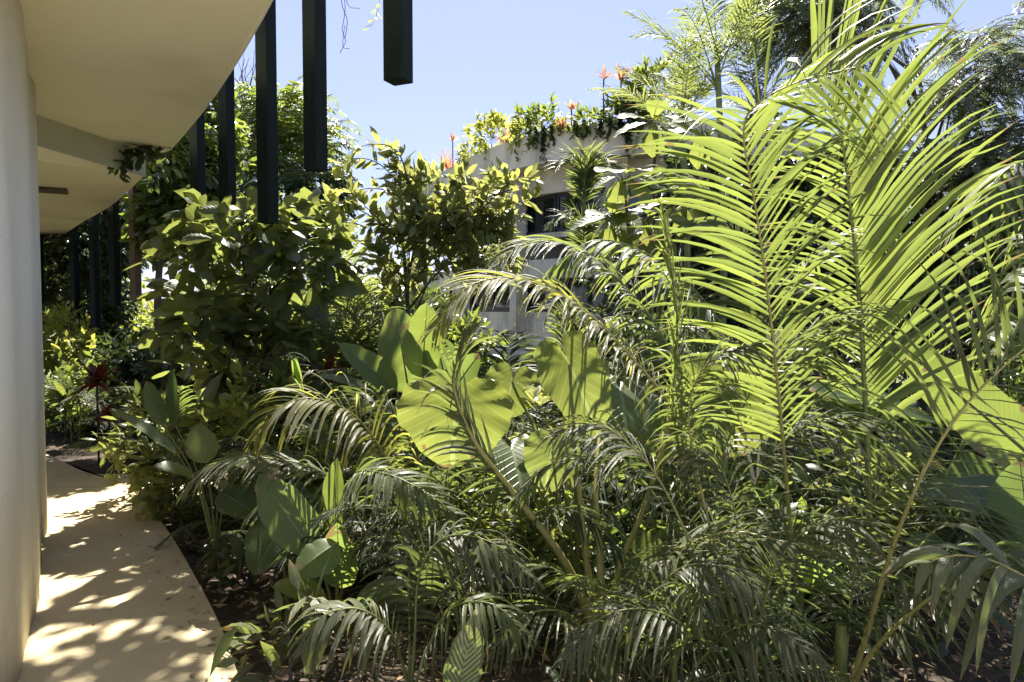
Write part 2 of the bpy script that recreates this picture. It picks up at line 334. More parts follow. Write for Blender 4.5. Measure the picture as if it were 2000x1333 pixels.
M['soil'] = rough_mat('dark_soil', (.022, .015, .010), (.060, .042, .028), 7, .95, 1.0, 26, spots=(30, .60, (.14, .09, .05)))
M['grass'] = rough_mat('lawn', (.07, .10, .025), (.12, .14, .035), 3, .95, .6, 40)
gm, gnt, gpr, _ = mat('window_glass'); gpr.inputs['Base Color'].default_value = (.01, .014, .014, 1); gpr.inputs['Roughness'].default_value = .04; gpr.inputs['Specular IOR Level'].default_value = .9; M['glass'] = gm

# ================================================================== ground and path
def slab(mb, poly, z0, z1, m=0):
    """vertical prism of a convex-ish outline, faces fanned as quads from the centroid"""
    p = np.array([q[:2] for q in poly], float); n = len(p); c = p.mean(0)
    for z, flip in ((z0, 1), (z1, 0)):
        V = np.vstack([np.c_[p, np.full(n, z)], [[*c, z]]]); F = []
        for i in range(n): F.append([i, (i + 1) % n, n, n] if not flip else [(i + 1) % n, i, n, n])
        for f in F:                                   # triangles written as quads with a midpoint
            a, b = V[f[0]], V[f[1]]; mid = (a + b) / 2
            mb.add([a, mid, b, V[n]], [[0, 1, 2, 3]], None, m)
    V = np.vstack([np.c_[p, np.full(n, z0)], np.c_[p, np.full(n, z1)]])
    mb.add(V, [[i, (i + 1) % n, n + (i + 1) % n, n + i] for i in range(n)], None, m)

def strip(mb, A, B, z0, z1, m=0):
    """band between two polylines of equal length, from z0 (bottom) to z1 (top), with sides and ends"""
    A = np.asarray(A)[:, :2]; B = np.asarray(B)[:, :2]; n = len(A)
    ring = np.stack([np.c_[A, np.full(n, z0)], np.c_[B, np.full(n, z0)], np.c_[B, np.full(n, z1)], np.c_[A, np.full(n, z1)]], 1)
    mb.add(ring, np.vstack([gridF(n, 4, True)]), None, m)
    mb.add(ring[0], [[0, 1, 2, 3]], None, m); mb.add(ring[-1], [[3, 2, 1, 0]], None, m)

rs = np.random.RandomState(3)
g = MB(); xs = np.r_[-400, -120, -50, np.linspace(-14, 14, 60), 50, 120, 400]; ys = np.r_[-60, -20, np.linspace(-4, 26, 64), 40, 80, 200, 900]
X, Y = np.meshgrid(xs, ys, indexing='ij')
Z = -.05 + .03 * np.sin(X * 1.7) * np.cos(Y * 1.3) + .02 * np.sin(X * 4.1 + Y * 3)
Z[(X < -1.2) & (Y < 11)] -= .03
g.add(np.stack([X, Y, Z], -1), gridF(len(xs), len(ys)), None)
ground = g.build('ground', M['soil']); tag(ground, kind='structure')
lw = MB(); lx = np.linspace(-30, 14, 30); ly = np.linspace(13.5, 60, 30); X, Y = np.meshgrid(lx, ly, indexing='ij')
lw.add(np.stack([X, Y, .02 + .01 * np.sin(X) * np.cos(Y)], -1), gridF(30, 30)); tag(lw.build('lawn', M['grass']), kind='structure')

# path: right edge follows the photo, left edge runs under the curved wall
right = [PZ(*q, 0) for q in ((560, 1700), (512, 1450), (470, 1333), (430, 1221), (372, 1110), (330, 1040), (291, 990), (265, 965), (243, 952))]
rc = catmull(right, 40)
left = [PZ(*q, 0) for q in ((-500, 1700), (-200, 1450), (-100, 1333), (-60, 1221), (-40, 1110), (-20, 1040), (0, 990), (10, 965), (20, 952))]
lc = catmull(left, 40)
pm = MB(); strip(pm, lc, rc, -.12, 0)
q1 = [PZ(*q, 0) for q in ((20, 952), (60, 952), (243, 952), (300, 962), (420, 975))]
q2 = [PZ(*q, 0) for q in ((-60, 865), (76, 883), (175, 925), (255, 926), (430, 936))]
strip(pm, catmull(q2, 20), catmull(q1, 20), -.12, .0)
# onward leg going back to the left, under the far roof
q3 = [PZ(*q, 0) for q in ((-60, 865), (-80, 845), (-140, 835))]; q4 = [PZ(*q, 0) for q in ((76, 883), (60, 868), (20, 858))]
strip(pm, catmull(q3, 8), catmull(q4, 8), -.12, .0)
tag(pm.build('path', M['path'], smooth=False), kind='structure')

# unseen pale paving added behind the camera to bounce sunlight onto soffit and leaves
tm = MB(); tx = np.linspace(-7, 9, 12); ty = np.linspace(-16, 1.0, 12); X, Y = np.meshgrid(tx, ty, indexing='ij'); tm.add(np.stack([X, Y, 0 * X + .008], -1), gridF(12, 12))
tag(tm.build('bounce_paving', M['plaster']), kind='structure')

# ================================================================== near house
house = thing('curved_house', PZ(-100, 1200, 0), 'cream plaster house at the left edge with a deep bounce-lit soffit and hanging dark slats', 'house')
ho = tuple(house.location)
wb = [PZ(*q, 0) for q in ((-700, 1900), (-120, 1500), (-20, 1390), (21, 1333), (35, 1276), (47, 1234), (70, 1157), (80, 1060))]
wpts = catmull(wb, 60)
wl = np.array(wb[-1]); ext = []
for k in range(1, 9): ext.append(wl + np.array([-.16 * k ** 1.5, .33 * k ** .9, 0]))
wpts = np.vstack([wpts, catmull([wl] + ext, 22)[1:]])
zs = np.r_[-.1, 0.0, .4, 1, 1.6, 2.2, 3.2]
wm = MB(); T = tangents(wpts); nb = np.stack([T[:, 1], -T[:, 0], 0 * T[:, 0]], -1)
ln = np.r_[0, np.cumsum(np.linalg.norm(np.diff(wpts, axis=0), axis=1))]
def wall_piece(i0, i1, off, name, th=.2):
    a = wpts[i0:i1 + 1] + nb[i0:i1 + 1] * off; b = wpts[i0:i1 + 1] - nb[i0:i1 + 1] * th
    mb = MB(); strip(mb, a, b, -.1, 3.2); return mb.build(name, M['plaster'], house, ho, smooth=False)
# three panels, each a little proud of the next, with a pilaster lip between
iA = int(np.searchsorted(ln, ln[59] - 1.15)); iB = int(np.searchsorted(ln, ln[59] - .45))
o = wall_piece(0, iA, .026, 'wall'); o2 = wall_piece(iA + 1, iB, .013, 'wall'); o3 = wall_piece(iB + 1, len(wpts) - 1, 0.0, 'wall')
for oo in (o, o2, o3):
    for p in oo.data.polygons: p.use_smooth = abs(p.normal.z) < .3
# upper soffit slab
edge = [np.array([.9, -1.5, 3.2]), np.array([.35, .6, 3.2]), np.array([-.35, 2.1, 3.2])] + [PZ(*q, 3.2) for q in ((528, 0), (500, 52), (455, 130), (395, 217), (331, 294))]
back = [PZ(*q, 3.2) for q in ((301, 297), (196, 276), (68, 240))]
ec = catmull(edge, 40); bc = catmull([edge[-1]] + back, 14)[1:]
bc = np.vstack([bc, bc[-1] + np.array([-1.2, -1.3, 0])])
rm = MB(); inner = np.linspace(0, 1, len(ec))[:, None]
fan = np.array([-6, -1.5, 3.2]) * (1 - inner) + bc[-1] * inner
strip(rm, fan, ec, 3.2, 3.62)
tri = np.vstack([ec[-1:], bc]); fa = np.repeat(bc[-1:], len(tri), 0) * .999 + tri * .001
strip(rm, fa, tri, 3.2, 3.62)
rf = rm.build('roof_slab', M['soffit'], house, ho, smooth=False)
# bead along the soffit edge
bm_ = MB(); tube(bm_, np.vstack([ec, bc[:-1]]) + np.array([0, 0, .012]), .018, 6); bm_.build('drip_edge', M['soffit'], rf, ho)
# lower soffit slab beyond
e2 = [PZ(*q, 2.95) for q in ((281, 345), (217, 402), (157, 437), (115, 466), (100, 472))]
e2c = catmull(e2, 24); i2 = np.stack([bc[-1] + np.array([-.2, -.1, 0])] * 24) * (1 - np.linspace(0, 1, 24)[:, None]) + np.array([-13.5, 13.0, 2.95]) * np.linspace(0, 1, 24)[:, None]
lm = MB(); strip(lm, i2, e2c, 2.95, 3.19)
lm2 = MB(); lowslab = lm.build('lower_roof_slab', M['soffit'], house, ho, smooth=False)
fm = MB(); A0 = np.array(e2[0]); B0 = PZ(68, 283, 2.95)
strip(fm, np.array([A0, B0, B0 + (B0 - A0)]) + [0, .04, 0], np.array([A0, B0, B0 + (B0 - A0)]) + [0, -.002, 0], 2.948, 3.198)
fm.build('fascia', M['fascia'], house, ho, smooth=False)
vm = MB(); vc = PZ(80, 371, 2.935); box(vm, vc, .5, .3, .03, .5); vm.build('vent', M['bark'], lowslab, ho, smooth=False)
# hanging slats (face width, photo x of centre, depth, y of bottom, top z)
def slat(px, d, ybot, wpx, top=4.7, m='slat', dep=.10, rot=-.42):
    b = P(px, ybot, d); t = b.copy(); t[2] = top
    wd = wpx / FPX * d; mb = MB()
    cx, cy = b[0], b[1]; h = top - b[2]
    bm = [(-wd / 2, -dep / 2), (wd / 2, -dep / 2), (wd / 2, dep / 2), (-wd / 2, dep / 2)]
    e = .006; ring = []
    for (x, y) in [(-wd/2+e, -dep/2), (wd/2-e, -dep/2), (wd/2, -dep/2+e), (wd/2, dep/2-e), (wd/2-e, dep/2), (-wd/2+e, dep/2), (-wd/2, dep/2-e), (-wd/2, -dep/2+e)]:
        ring.append([cx + x * math.cos(rot) - y * math.sin(rot), cy + x * math.sin(rot) + y * math.cos(rot)])
    ring = np.array(ring); rows = np.stack([np.c_[ring, np.full(8, z)] for z in np.linspace(b[2], top, 6)])
    mb.add(rows, gridF(6, 8, True)); r0 = rows[0]
    mb.add(r0, [[0, 7, 6, 1], [1, 6, 5, 2], [2, 5, 4, 3]])
    return mb.build('slat', M[m], house, ho, smooth=False), b
for a in ((778, 3.5, 160, 44, 5.2), (617, 4.3, 333, 34, 5.2), (524, 5.0, 436, 30, 5.2), (445, 6.3, 400, 24, 5.2), (388, 7.2, 425, 22, 5.2)):
    slat(*a)
slat(266, 9.3, 588, 15, 3.5, 'brownslat', .1)
for a in ((226, 9.7, 598, 17, 3.6), (188, 10.8, 640, 15, 3.6), (148, 12.3, 620, 14, 3.6), (110, 14.5, 612, 14, 3.8), (78, 12.5, 640, 17, 2.93)): slat(*a, dep=.1)
# beam the long slats hang from, above the roof edge
bb = MB(); bp_ = catmull([np.array([*P(px, 0, d)[:2], 5.12]) for px, d in ((1010, 2.3), (778, 3.5), (617, 4.3), (524, 5.0), (445, 6.3), (388, 7.2), (330, 8.0))], 30)
nn_ = tangents(bp_); nn_ = np.stack([nn_[:, 1], -nn_[:, 0], 0 * nn_[:, 0]], -1)
strip(bb, bp_ - nn_ * .08, bp_ + nn_ * .08, 5.1, 5.3); bb.build('beam', M['slat'], house, ho, smooth=False)
# rafters of the vine pergola carried by the beam, above the picture
for (q0, q1) in (((-3.3, 7.15), (-1.5, 7.4)), ((-3.7, 8.05), (-1.5, 8.45))):
    a_ = np.array([[*q0, 0], [(q0[0] + q1[0]) / 2, (q0[1] + q1[1]) / 2, 0], [*q1, 0]]); bb = MB(); strip(bb, a_, a_ + [.03, -.09, 0], 5.62 + .12 * (q0[1] > 8), 5.78 + .12 * (q0[1] > 8)); bb.build('rafter', M['slat'], house, ho, smooth=False)
bb = MB(); a_ = np.array([[-3.15, 7.1, 0], [-3.6, 8.2, 0]]); strip(bb, a_, a_ + [.1, .02, 0], 5.3, 5.618); bb.build('rafter', M['slat'], house, ho, smooth=False)

# ================================================================== far house with planted parapet
fh = thing('planted_house', P(1010, 690, 12.8) * [1, 1, 0], 'curved cream two storey house with planted parapet behind the garden', 'house'); fo = tuple(fh.location)
par = [(-3.6, 20.5), (-2.9, 18.3)] + [tuple(P(x, 300, d)[:2]) for x, d in ((844, 16.3), (924, 14.1), (1015, 12.65), (1134, 11.9), (1215, 11.57))] + [(3.4, 11.5), (5.5, 12.4), (8, 14.6)]
pc = catmull([(*q, 0) for q in par], 60)
def offs(c, d):
    T = tangents(c); return c + np.stack([-T[:, 1], T[:, 0], 0 * T[:, 0]], -1) * d
b = MB(); strip(b, pc, offs(pc, .16), 4.10, 4.62); b.build('parapet', M['farplaster'], fh, fo, smooth=False)
b = MB(); strip(b, offs(pc, .16) , offs(pc, 5), 4.12, 4.45); b.build('roof', M['farplaster'], fh, fo, smooth=False)
b = MB(); strip(b, offs(pc, .45), offs(pc, .62), 3.68, 4.118); b.build('wall', M['farplaster'], fh, fo, smooth=False)
b = MB(); strip(b, offs(pc, .50), offs(pc, .66), .92, 1.58); b.build('wall', M['farplaster'], fh, fo, smooth=False)
b = MB(); strip(b, offs(pc, .42), offs(pc, .62), 2.18, 2.52); b.build('beam', M['farplaster'], fh, fo, smooth=False)
b = MB(); strip(b, offs(pc, .47), offs(pc, .60), 2.90, 2.99); b.build('sill', M['farplaster'], fh, fo, smooth=False)
b = MB(); strip(b, offs(pc, .1), offs(pc, .9), .70, .86); strip(b, offs(pc, .45), offs(pc, .9), -.1, .70); b.build('plinth', M['farplaster'], fh, fo, smooth=False)
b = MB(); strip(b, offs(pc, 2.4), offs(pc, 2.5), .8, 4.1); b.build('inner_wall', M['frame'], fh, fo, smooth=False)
T_ = tangents(pc); ang_ = np.arctan2(T_[:, 1], T_[:, 0])
cols_ = np.linalg.norm(pc[:, :2] - P(1011, 400, 12.65)[:2], axis=1).argmin()
oc = offs(pc, .38); cols_ = int(np.abs(oc[:, 0] / oc[:, 1] - (1011 - 1000) / FPX).argmin())
for k, (di, wd) in enumerate(((0, .21), (-9, .2), (-18, .2), (8, .2), (16, .2))):
    i = int(np.clip(cols_ + di, 1, 58)); c = oc[i]
    if di == 0:
        tv = unit(oc[i + 1] - oc[i - 1]); tt_ = (1011 - 1000) / FPX; s__ = (tt_ * c[1] - c[0]) / (tv[0] - tt_ * tv[1]); c = c + tv * s__
    b = MB(); box(b, (c[0], c[1], 2.30), wd, .22, 2.92 + .7, ang_[i]); b.build('pillar', M['farplaster'], fh, fo, smooth=False)
# glazing between the pillars, each pane with a dark frame
og = offs(pc, .58)
for (z0, z1) in ((2.99, 3.68), (1.60, 2.18)):
    for i in range(14, 56, 4):
        a, c = og[i], og[i + 4]; an = math.atan2(c[1] - a[1], c[0] - a[0]); mid = (a + c) / 2; L_ = np.linalg.norm(c - a)
        b = MB(); h = z1 - z0 - .02; zc = (z0 + z1) / 2
        for (ox, oz, sx, sz) in ((0, h / 2 - .03, L_ - .02, .06), (0, -h / 2 + .03, L_ - .02, .06), (-L_ / 2 + .03, 0, .04, h - .122), (L_ / 2 - .03, 0, .04, h - .122)):
            box(b, (mid[0] + ox * math.cos(an), mid[1] + ox * math.sin(an), zc + oz), sx, .06, sz, an)
        f = b.build('window', M['frame'], fh, fo, smooth=False)
        b = MB(); box(b, (mid[0], mid[1], zc), L_ - .07, .012, h - .13, an); b.build('pane', M['glass'], f, fo, smooth=False)

# ================================================================== plant builders
def G(p): q = np.array(p, float).copy(); q[2] = 0; return q
def px_curve(pts): return [P(*p) for p in pts]
TOCAM = np.array([0, -1, .25])

def palm_of(label, base, fronds, matn='palm', name='palm', cat='palm', group=None, stem='stem', trunk=None):
    """a palm whose fronds follow given rachis curves; each frond dict: pts (photo x, y, depth) + options"""
    t = thing(name, base, label, cat, group); o = tuple(base)
    for k, f in enumerate(fronds):
        f = dict(f); pts = f.pop('pts'); mm = f.pop('mat', matn); sm = f.pop('stem', stem); fold_ = f.pop('root', True)
        c = px_curve(pts)
        if fold_: c = [np.array(base) + [0, 0, .05]] + c
        a, r = MB(), MB(); f.setdefault('seed', k * 7 + len(label)); frond(a, r, c, **f)
        fo_ = a.build('frond', M[mm], t, o); r.build('rachis', M[sm], fo_, o)
    if trunk:
        tb = MB(); tube(tb, catmull([np.array(base) - [0, 0, .1], np.array(base) + [0, 0, trunk[1]]], 12), np.linspace(trunk[0], trunk[0] * .55, 12), 10); tb.build('trunk', M['stem'], t, o)
    return t

def blade_plant(label, base, blades, matn, name, cat, group=None, stem='stem'):
    """broad-leaved plant; blade dict: a=(px,py,d) attachment, b=(px,py,d) tip, n normal, w width, shape..."""
    t = thing(name, base, label, cat, group); o = tuple(base)
    for k, f in enumerate(blades):
        f = dict(f); A = P(*f.pop('a')); Bp = P(*f.pop('b')); nrm = f.pop('n', TOCAM); w_ = f.pop('w'); mm = f.pop('mat', matn); rt = f.pop('r', .014); root = f.pop('root', base)
        f.setdefault('seed', k * 5 + 1)
        lb = MB(); blade(lb, A, Bp, nrm, w_, **f); lo = lb.build('leaf', M[mm], t, o)
        root = np.array(root, float); mid = root * .45 + A * .55; mid[2] = root[2] + (A[2] - root[2]) * .62; mid[:2] = root[:2] * .6 + A[:2] * .4
        sb = MB(); c = catmull([root, mid, A], 14); tube(sb, c, np.linspace(rt, rt * .5, 14), 6)
        if f.get('shape', 'paddle') != 'ear':
            nn = unit(np.array(nrm, float)); tt = np.linspace(0, 1, 10)[:, None]; ax = Bp - A; L_ = np.linalg.norm(ax); n2 = nn - nn.dot(ax / L_) * ax / L_; n2 = unit(n2)
            rb_ = A + ax * tt - n2 * (f.get('bend', .12) * L_ * (tt - .15) ** 2) - n2 * .002; tube(sb, rb_, np.linspace(rt * .5, .0012, 10), 5)
        sb.build('petiole', M[stem], lo, o)
    return t

def cluster_leaves(mb, cen, out, rng, per, L, W, g, shape='oval', K=3, cols=3, spread=.8, tw=.12, fold=.25, m=0, sb=None):
    n = len(cen); tot = n * per
    c = np.repeat(cen, per, 0); o = np.repeat(out, per, 0)
    base = c + o * rng.uniform(0, tw, (tot, 1)) + rng.normal(0, tw * .22, (tot, 3))
    D = o * .55 + rng.normal(0, spread, (tot, 3)) * .7 + [0, 0, .1]
    S = rng.normal(0, 1, (tot, 3)); S[:, 2] *= .35
    leaves(mb, base, D, S, L * rng.uniform(.6, 1.2, tot), W * rng.uniform(.65, 1.2, tot), g, K, shape, fold, m, rng, cols)

def crown_plant(label, base, blobs, ncl, per, L, W, matn, name='tree', cat='tree', g=.8, seed=0, shape='oval', K=3, cols=3, trunk=.06, stemm='bark', group=None, leader=None, spread=.8, tw=.12, thick=.5, part='crown', twigs=True, tgt=None):
    """tree or shrub: blobs = list of (centre xyz, rx, ry, rz, weight)"""
    rng = np.random.RandomState(seed); t = thing(name, base, label, cat, group); o = tuple(base)
    wts = np.array([b_[4] if len(b_) > 4 else b_[1] * b_[3] for b_ in blobs]); wts = wts / wts.sum()
    idx = rng.choice(len(blobs), ncl, p=wts); d = unit(rng.normal(0, 1, (ncl, 3)))
    lump = 1 + .22 * np.sin(d[:, 0] * 5 + idx) * np.cos(d[:, 2] * 6 + seed) + .12 * np.sin(d[:, 1] * 11)
    rad = (rng.uniform(thick ** 3, 1, ncl) ** (1 / 3)) * lump
    cen = np.array([blobs[i][0] for i in idx]); rr = np.array([blobs[i][1:4] for i in idx]); pos = cen + d * rr * rad[:, None]
    pos[:, 2] = np.maximum(pos[:, 2], .06)
    out = unit(d + [0, 0, .15]); mb = MB(); cluster_leaves(mb, pos, out, rng, per, L, W, g, shape, K, cols, spread, tw)
    mb.build(part, M[matn], t, o)
    sb = MB(); top = np.array(leader) if leader is not None else np.array(max(blobs, key=lambda b_: b_[0][2])[0])
    b0 = np.array(base, float) - [0, 0, .08]; mid = (b0 + top) / 2 + rng.normal(0, .06, 3) * np.linalg.norm(top - b0) * .5
    tr = catmull([b0, mid, top], 16); tube(sb, tr, np.linspace(trunk, trunk * .3, 16), 8)
    for bi_, b_ in enumerate(blobs):
        c = np.array(b_[0]); i = rng.randint(5, 12); h = min(15, max(3, int(15 * (c[2] - b0[2]) / max(top[2] - b0[2], .1)) - rng.randint(2, 5))); a = tr[h]
        br = catmull([a, (a + c) / 2 + [0, 0, .08 * np.linalg.norm(c - a)], c], 8); tube(sb, br, np.linspace(trunk * .4, trunk * .15, 8), 6)
        if twigs:
            sel = np.where(idx == bi_)[0][:22]
            for q in sel: e = pos[q]; tube(sb, catmull([c + (c - a) * -.1, (c + e) / 2 + [0, 0, .03], e], 5), np.linspace(trunk * .13 + .002, .0015, 5), 4)
    sb.build('trunk' if cat == 'tree' else 'stem', M[stemm], t, o)
    return t

def vine_spray(mb, sb, pts, n, L, W, rng, g=.4, shape='oval', r=.008, K=4, droop=0, side=.9):
    c = catmull(pts, 30); T = tangents(c); s = np.sort(rng.uniform(.08, 1, n)) * 29; i = np.minimum(s.astype(int), 28); f = (s - i)[:, None]
    pos = c[i] * (1 - f) + c[i + 1] * f; Tt = T[i]; up = np.array([0, -.25, 1.]); B = unit(np.cross(Tt, up)); sg = np.where(np.arange(n) % 2 == 0, 1, -1)[:, None]
    az = rng.uniform(0, 6.28, n)[:, None]; B2 = np.cross(Tt, B)
    D = Tt * .55 + (B * np.cos(az) + B2 * np.sin(az)) * side + [0, 0, .15 - droop]
    leaves(mb, pos, D, np.cross(D, [0, 0, 1.]) + rng.normal(0, .35, (n, 3)), L * rng.uniform(.6, 1.15, n), W * rng.uniform(.7, 1.15, n), g, K, shape, .2, 0, rng)
    tube(sb, c, np.linspace(r, r * .25, 30), 5)

# ================================================================== the big feather palms, right foreground
hump = lambda i: np.sin(math.pi * (.22 + .68 * i)) ** .6
palm_of('tall palm with two upright glowing fronds, the biggest palm right of centre', G(P(1560, 1260, 3.3)), [
    dict(pts=[(1545, 1050, 3.25), (1528, 850, 3.2), (1505, 620, 3.12), (1478, 420, 3.02), (1452, 262, 2.95), (1478, 205, 2.80), (1560, 160, 2.60), (1680, 130, 2.42)], up=(.15, -1, .0), n=62, L0=.64, W=.027, g=.72, jit=.045, a0=52, a1=42, vee=-8, s0=.33, r0=.014, prof=hump, stem='yellowstem'),
], 'palm', name='feather_palm', trunk=(.03, .35))
palm_of('feather palm with long blades sweeping to the upper right corner', G(P(1700, 1240, 3.6)), [
    dict(pts=[(1700, 1050, 3.6), (1692, 850, 3.6), (1680, 620, 3.55), (1662, 420, 3.5), (1640, 260, 3.4), (1590, 140, 3.25)], up=(-.1, -1, 0), n=60, L0=1.0, W=.056, g=.55, jit=.05, a0=48, a1=30, vee=-5, s0=.34, r0=.02, prof=hump, sides=(1,)),
    dict(pts=[(1702, 1050, 3.62), (1694, 850, 3.62), (1682, 620, 3.57), (1664, 420, 3.52), (1642, 260, 3.42), (1592, 140, 3.27)], up=(-.1, -1, 0), n=56, L0=.62, W=.025, g=.7, jit=.045, a0=52, a1=40, vee=5, s0=.3, r0=.004, prof=hump, sides=(-1,)),
    dict(pts=[(1790, 1050, 4.0), (1960, 700, 4.1), (2060, 450, 4.1), (2060, 330, 4.0), (1985, 320, 3.9), (1900, 400, 3.8)], up=(-.3, -.3, 1), n=50, L0=.66, W=.052, g=2.2, a0=60, a1=40, vee=-10, s0=.5, r0=.018, prof=hump, K=8),
], 'palm', name='feather_palm', trunk=(.05, .5))
palm_of('arching palm whose yellow lit frond bows left across the house front', G(P(1400, 1240, 3.5)), [
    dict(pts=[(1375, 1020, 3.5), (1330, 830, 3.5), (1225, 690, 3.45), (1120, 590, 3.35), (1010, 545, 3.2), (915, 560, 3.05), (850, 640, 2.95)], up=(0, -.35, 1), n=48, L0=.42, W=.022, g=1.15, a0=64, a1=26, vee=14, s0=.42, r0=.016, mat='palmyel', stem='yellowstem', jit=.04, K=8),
    dict(pts=[(1385, 1020, 3.7), (1350, 800, 3.8), (1290, 650, 3.9), (1200, 540, 3.9), (1110, 480, 3.8), (1020, 478, 3.65), (960, 530, 3.55)], up=(0, -.3, 1), n=48, L0=.42, W=.021, g=1.05, a0=62, a1=26, vee=14, s0=.42, r0=.015, jit=.04, K=8),
    dict(pts=[(1400, 950, 3.5), (1470, 760, 3.5), (1590, 640, 3.4), (1720, 600, 3.2)], up=(0, -.4, 1), n=38, L0=.52, W=.022, g=1.2, a0=65, a1=25, vee=0, s0=.4, r0=.013, sflat=.5, K=8),
    dict(pts=[(1340, 1080, 3.3), (1270, 960, 3.2), (1170, 900, 3.0), (1070, 910, 2.95), (1000, 980, 2.9)], up=(0, -.3, 1), n=40, L0=.26, W=.020, g=1.3, a0=60, a1=24, vee=4, s0=.35, r0=.012),
    dict(pts=[(1440, 1050, 3.6), (1500, 900, 3.5), (1580, 830, 3.4), (1680, 820, 3.25), (1790, 870, 3.1)], up=(0, -.3, 1), n=36, L0=.46, W=.020, g=1.2, a0=60, a1=24, vee=4, s0=.3, r0=.012, mat='palmdark', sflat=.6, K=8),
], 'palm', name='arching_palm', trunk=(.04, .3))
palm_of('pale fronded palm hanging over the garden in front of the house windows', G(P(1440, 1100, 4.6)), [
    dict(pts=[(1450, 850, 4.6), (1430, 680, 4.6), (1350, 560, 4.5), (1250, 490, 4.4), (1160, 470, 4.3), (1080, 520, 4.25)], up=(0, -.1, 1), n=44, L0=.55, W=.04, g=1.7, a0=66, a1=28, vee=-12, s0=.4, r0=.017, fold=.5),
    dict(pts=[(1440, 900, 4.7), (1380, 720, 4.7), (1290, 640, 4.6), (1190, 620, 4.5), (1100, 680, 4.4)], up=(0, -.1, 1), n=44, L0=.5, W=.034, g=1.5, a0=66, a1=28, vee=-8, s0=.4, r0=.015),
    dict(pts=[(1480, 850, 4.8), (1520, 640, 4.9), (1590, 500, 4.9), (1690, 440, 4.8), (1800, 470, 4.7)], up=(0, -.1, 1), n=44, L0=.6, W=.04, g=1.5, a0=66, a1=28, vee=-8, s0=.35, r0=.015),
    dict(pts=[(1470, 850, 4.9), (1490, 600, 5.1), (1400, 400, 5.2), (1300, 330, 5.1)], up=(0, -.6, 1), n=44, L0=.6, W=.036, g=1.0, a0=60, a1=28, vee=0, s0=.4, r0=.015),
], 'palm', name='feather_palm', trunk=(.06, .6))
palm_of('young coconut palm with a bare fan of thick pale stalks in the centre foreground', G(P(1180, 1300, 3.15)), [
    dict(pts=[(1110, 1110, 3.12), (1000, 960, 3.1), (925, 860, 3.05), (885, 740, 3.0), (925, 640, 2.95)], up=(.9, -.8, .2), n=34, L0=.30, W=.026, g=.7, a0=38, a1=14, vee=-5, s0=.52, r0=.026, mat='palmdark'),
    dict(pts=[(1150, 1130, 3.3), (1130, 950, 3.5), (1110, 800, 3.9), (1060, 690, 4.2)], up=(0, -.6, 1), n=30, L0=.36, W=.028, g=1.2, a0=55, a1=22, vee=0, s0=.75, r0=.022),
    dict(pts=[(1172, 1100, 3.3), (1165, 920, 3.6), (1195, 760, 4.0), (1290, 650, 4.1), (1390, 640, 4.0)], up=(0, -.4, 1), n=34, L0=.42, W=.028, g=1.3, a0=55, a1=22, vee=0, s0=.6, r0=.022),
    dict(pts=[(1210, 1110, 3.2), (1255, 1000, 3.2), (1305, 830, 3.1), (1322, 640, 3.0), (1308, 500, 2.95), (1296, 420, 2.95)], up=(.8, -.6, 0), n=24, L0=.24, W=.018, g=.5, a0=28, a1=10, vee=0, s0=.55, r0=.02),
    dict(pts=[(1230, 1180, 3.1), (1300, 1090, 2.9), (1420, 1040, 2.75), (1540, 1060, 2.6)], up=(0, -.3, 1), n=32, L0=.42, W=.020, g=1.2, a0=62, a1=28, vee=8, s0=.3, r0=.012, mat='palmdark', sflat=.6, K=8),
    dict(pts=[(1155, 1260, 3.05), (1110, 1200, 2.9), (1030, 1200, 2.8), (960, 1270, 2.7)], up=(0, -.3, 1), n=30, L0=.30, W=.022, g=1.0, a0=62, a1=25, vee=0, s0=.2, r0=.01, mat='palmdark'),
], 'palm', name='coconut_palm', trunk=(.07, .22), stem='yellowstem')
palm_of('clump of thin yellow canes leaning left with dark narrow fronds, bottom right of centre', G(P(1480, 1420, 2.75)), [
    dict(pts=[(1400, 1200, 2.8), (1330, 1020, 2.85), (1260, 900, 2.9), (1170, 830, 2.9), (1080, 850, 2.85)], up=(.2, -.3, 1), n=28, L0=.34, W=.018, g=1.2, K=8, a0=60, a1=24, vee=5, s0=.55, r0=.011, mat='palmdark', seed=3),
    dict(pts=[(1420, 1150, 2.85), (1370, 960, 2.9), (1345, 800, 2.95), (1390, 700, 2.9), (1480, 670, 2.85)], up=(.2, -.3, 1), n=36, L0=.32, W=.018, g=1.3, a0=60, a1=24, vee=5, s0=.6, r0=.011, mat='palm', seed=4),
    dict(pts=[(1460, 1180, 2.9), (1440, 1020, 2.95), (1400, 900, 3.0), (1330, 860, 2.95)], up=(.2, -.3, 1), n=26, L0=.34, W=.018, g=1.2, K=8, a0=60, a1=24, vee=5, s0=.6, r0=.010, mat='palmdark', seed=5),
    dict(pts=[(1480, 1240, 2.7), (1520, 1100, 2.7), (1600, 1020, 2.65), (1700, 1020, 2.55)], up=(.2, -.3, 1), n=26, L0=.36, W=.018, g=1.2, K=8, a0=60, a1=24, vee=5, s0=.45, r0=.010, mat='palmdark', seed=6),
], 'palmdark', name='cane_palm', stem='yellowstem')
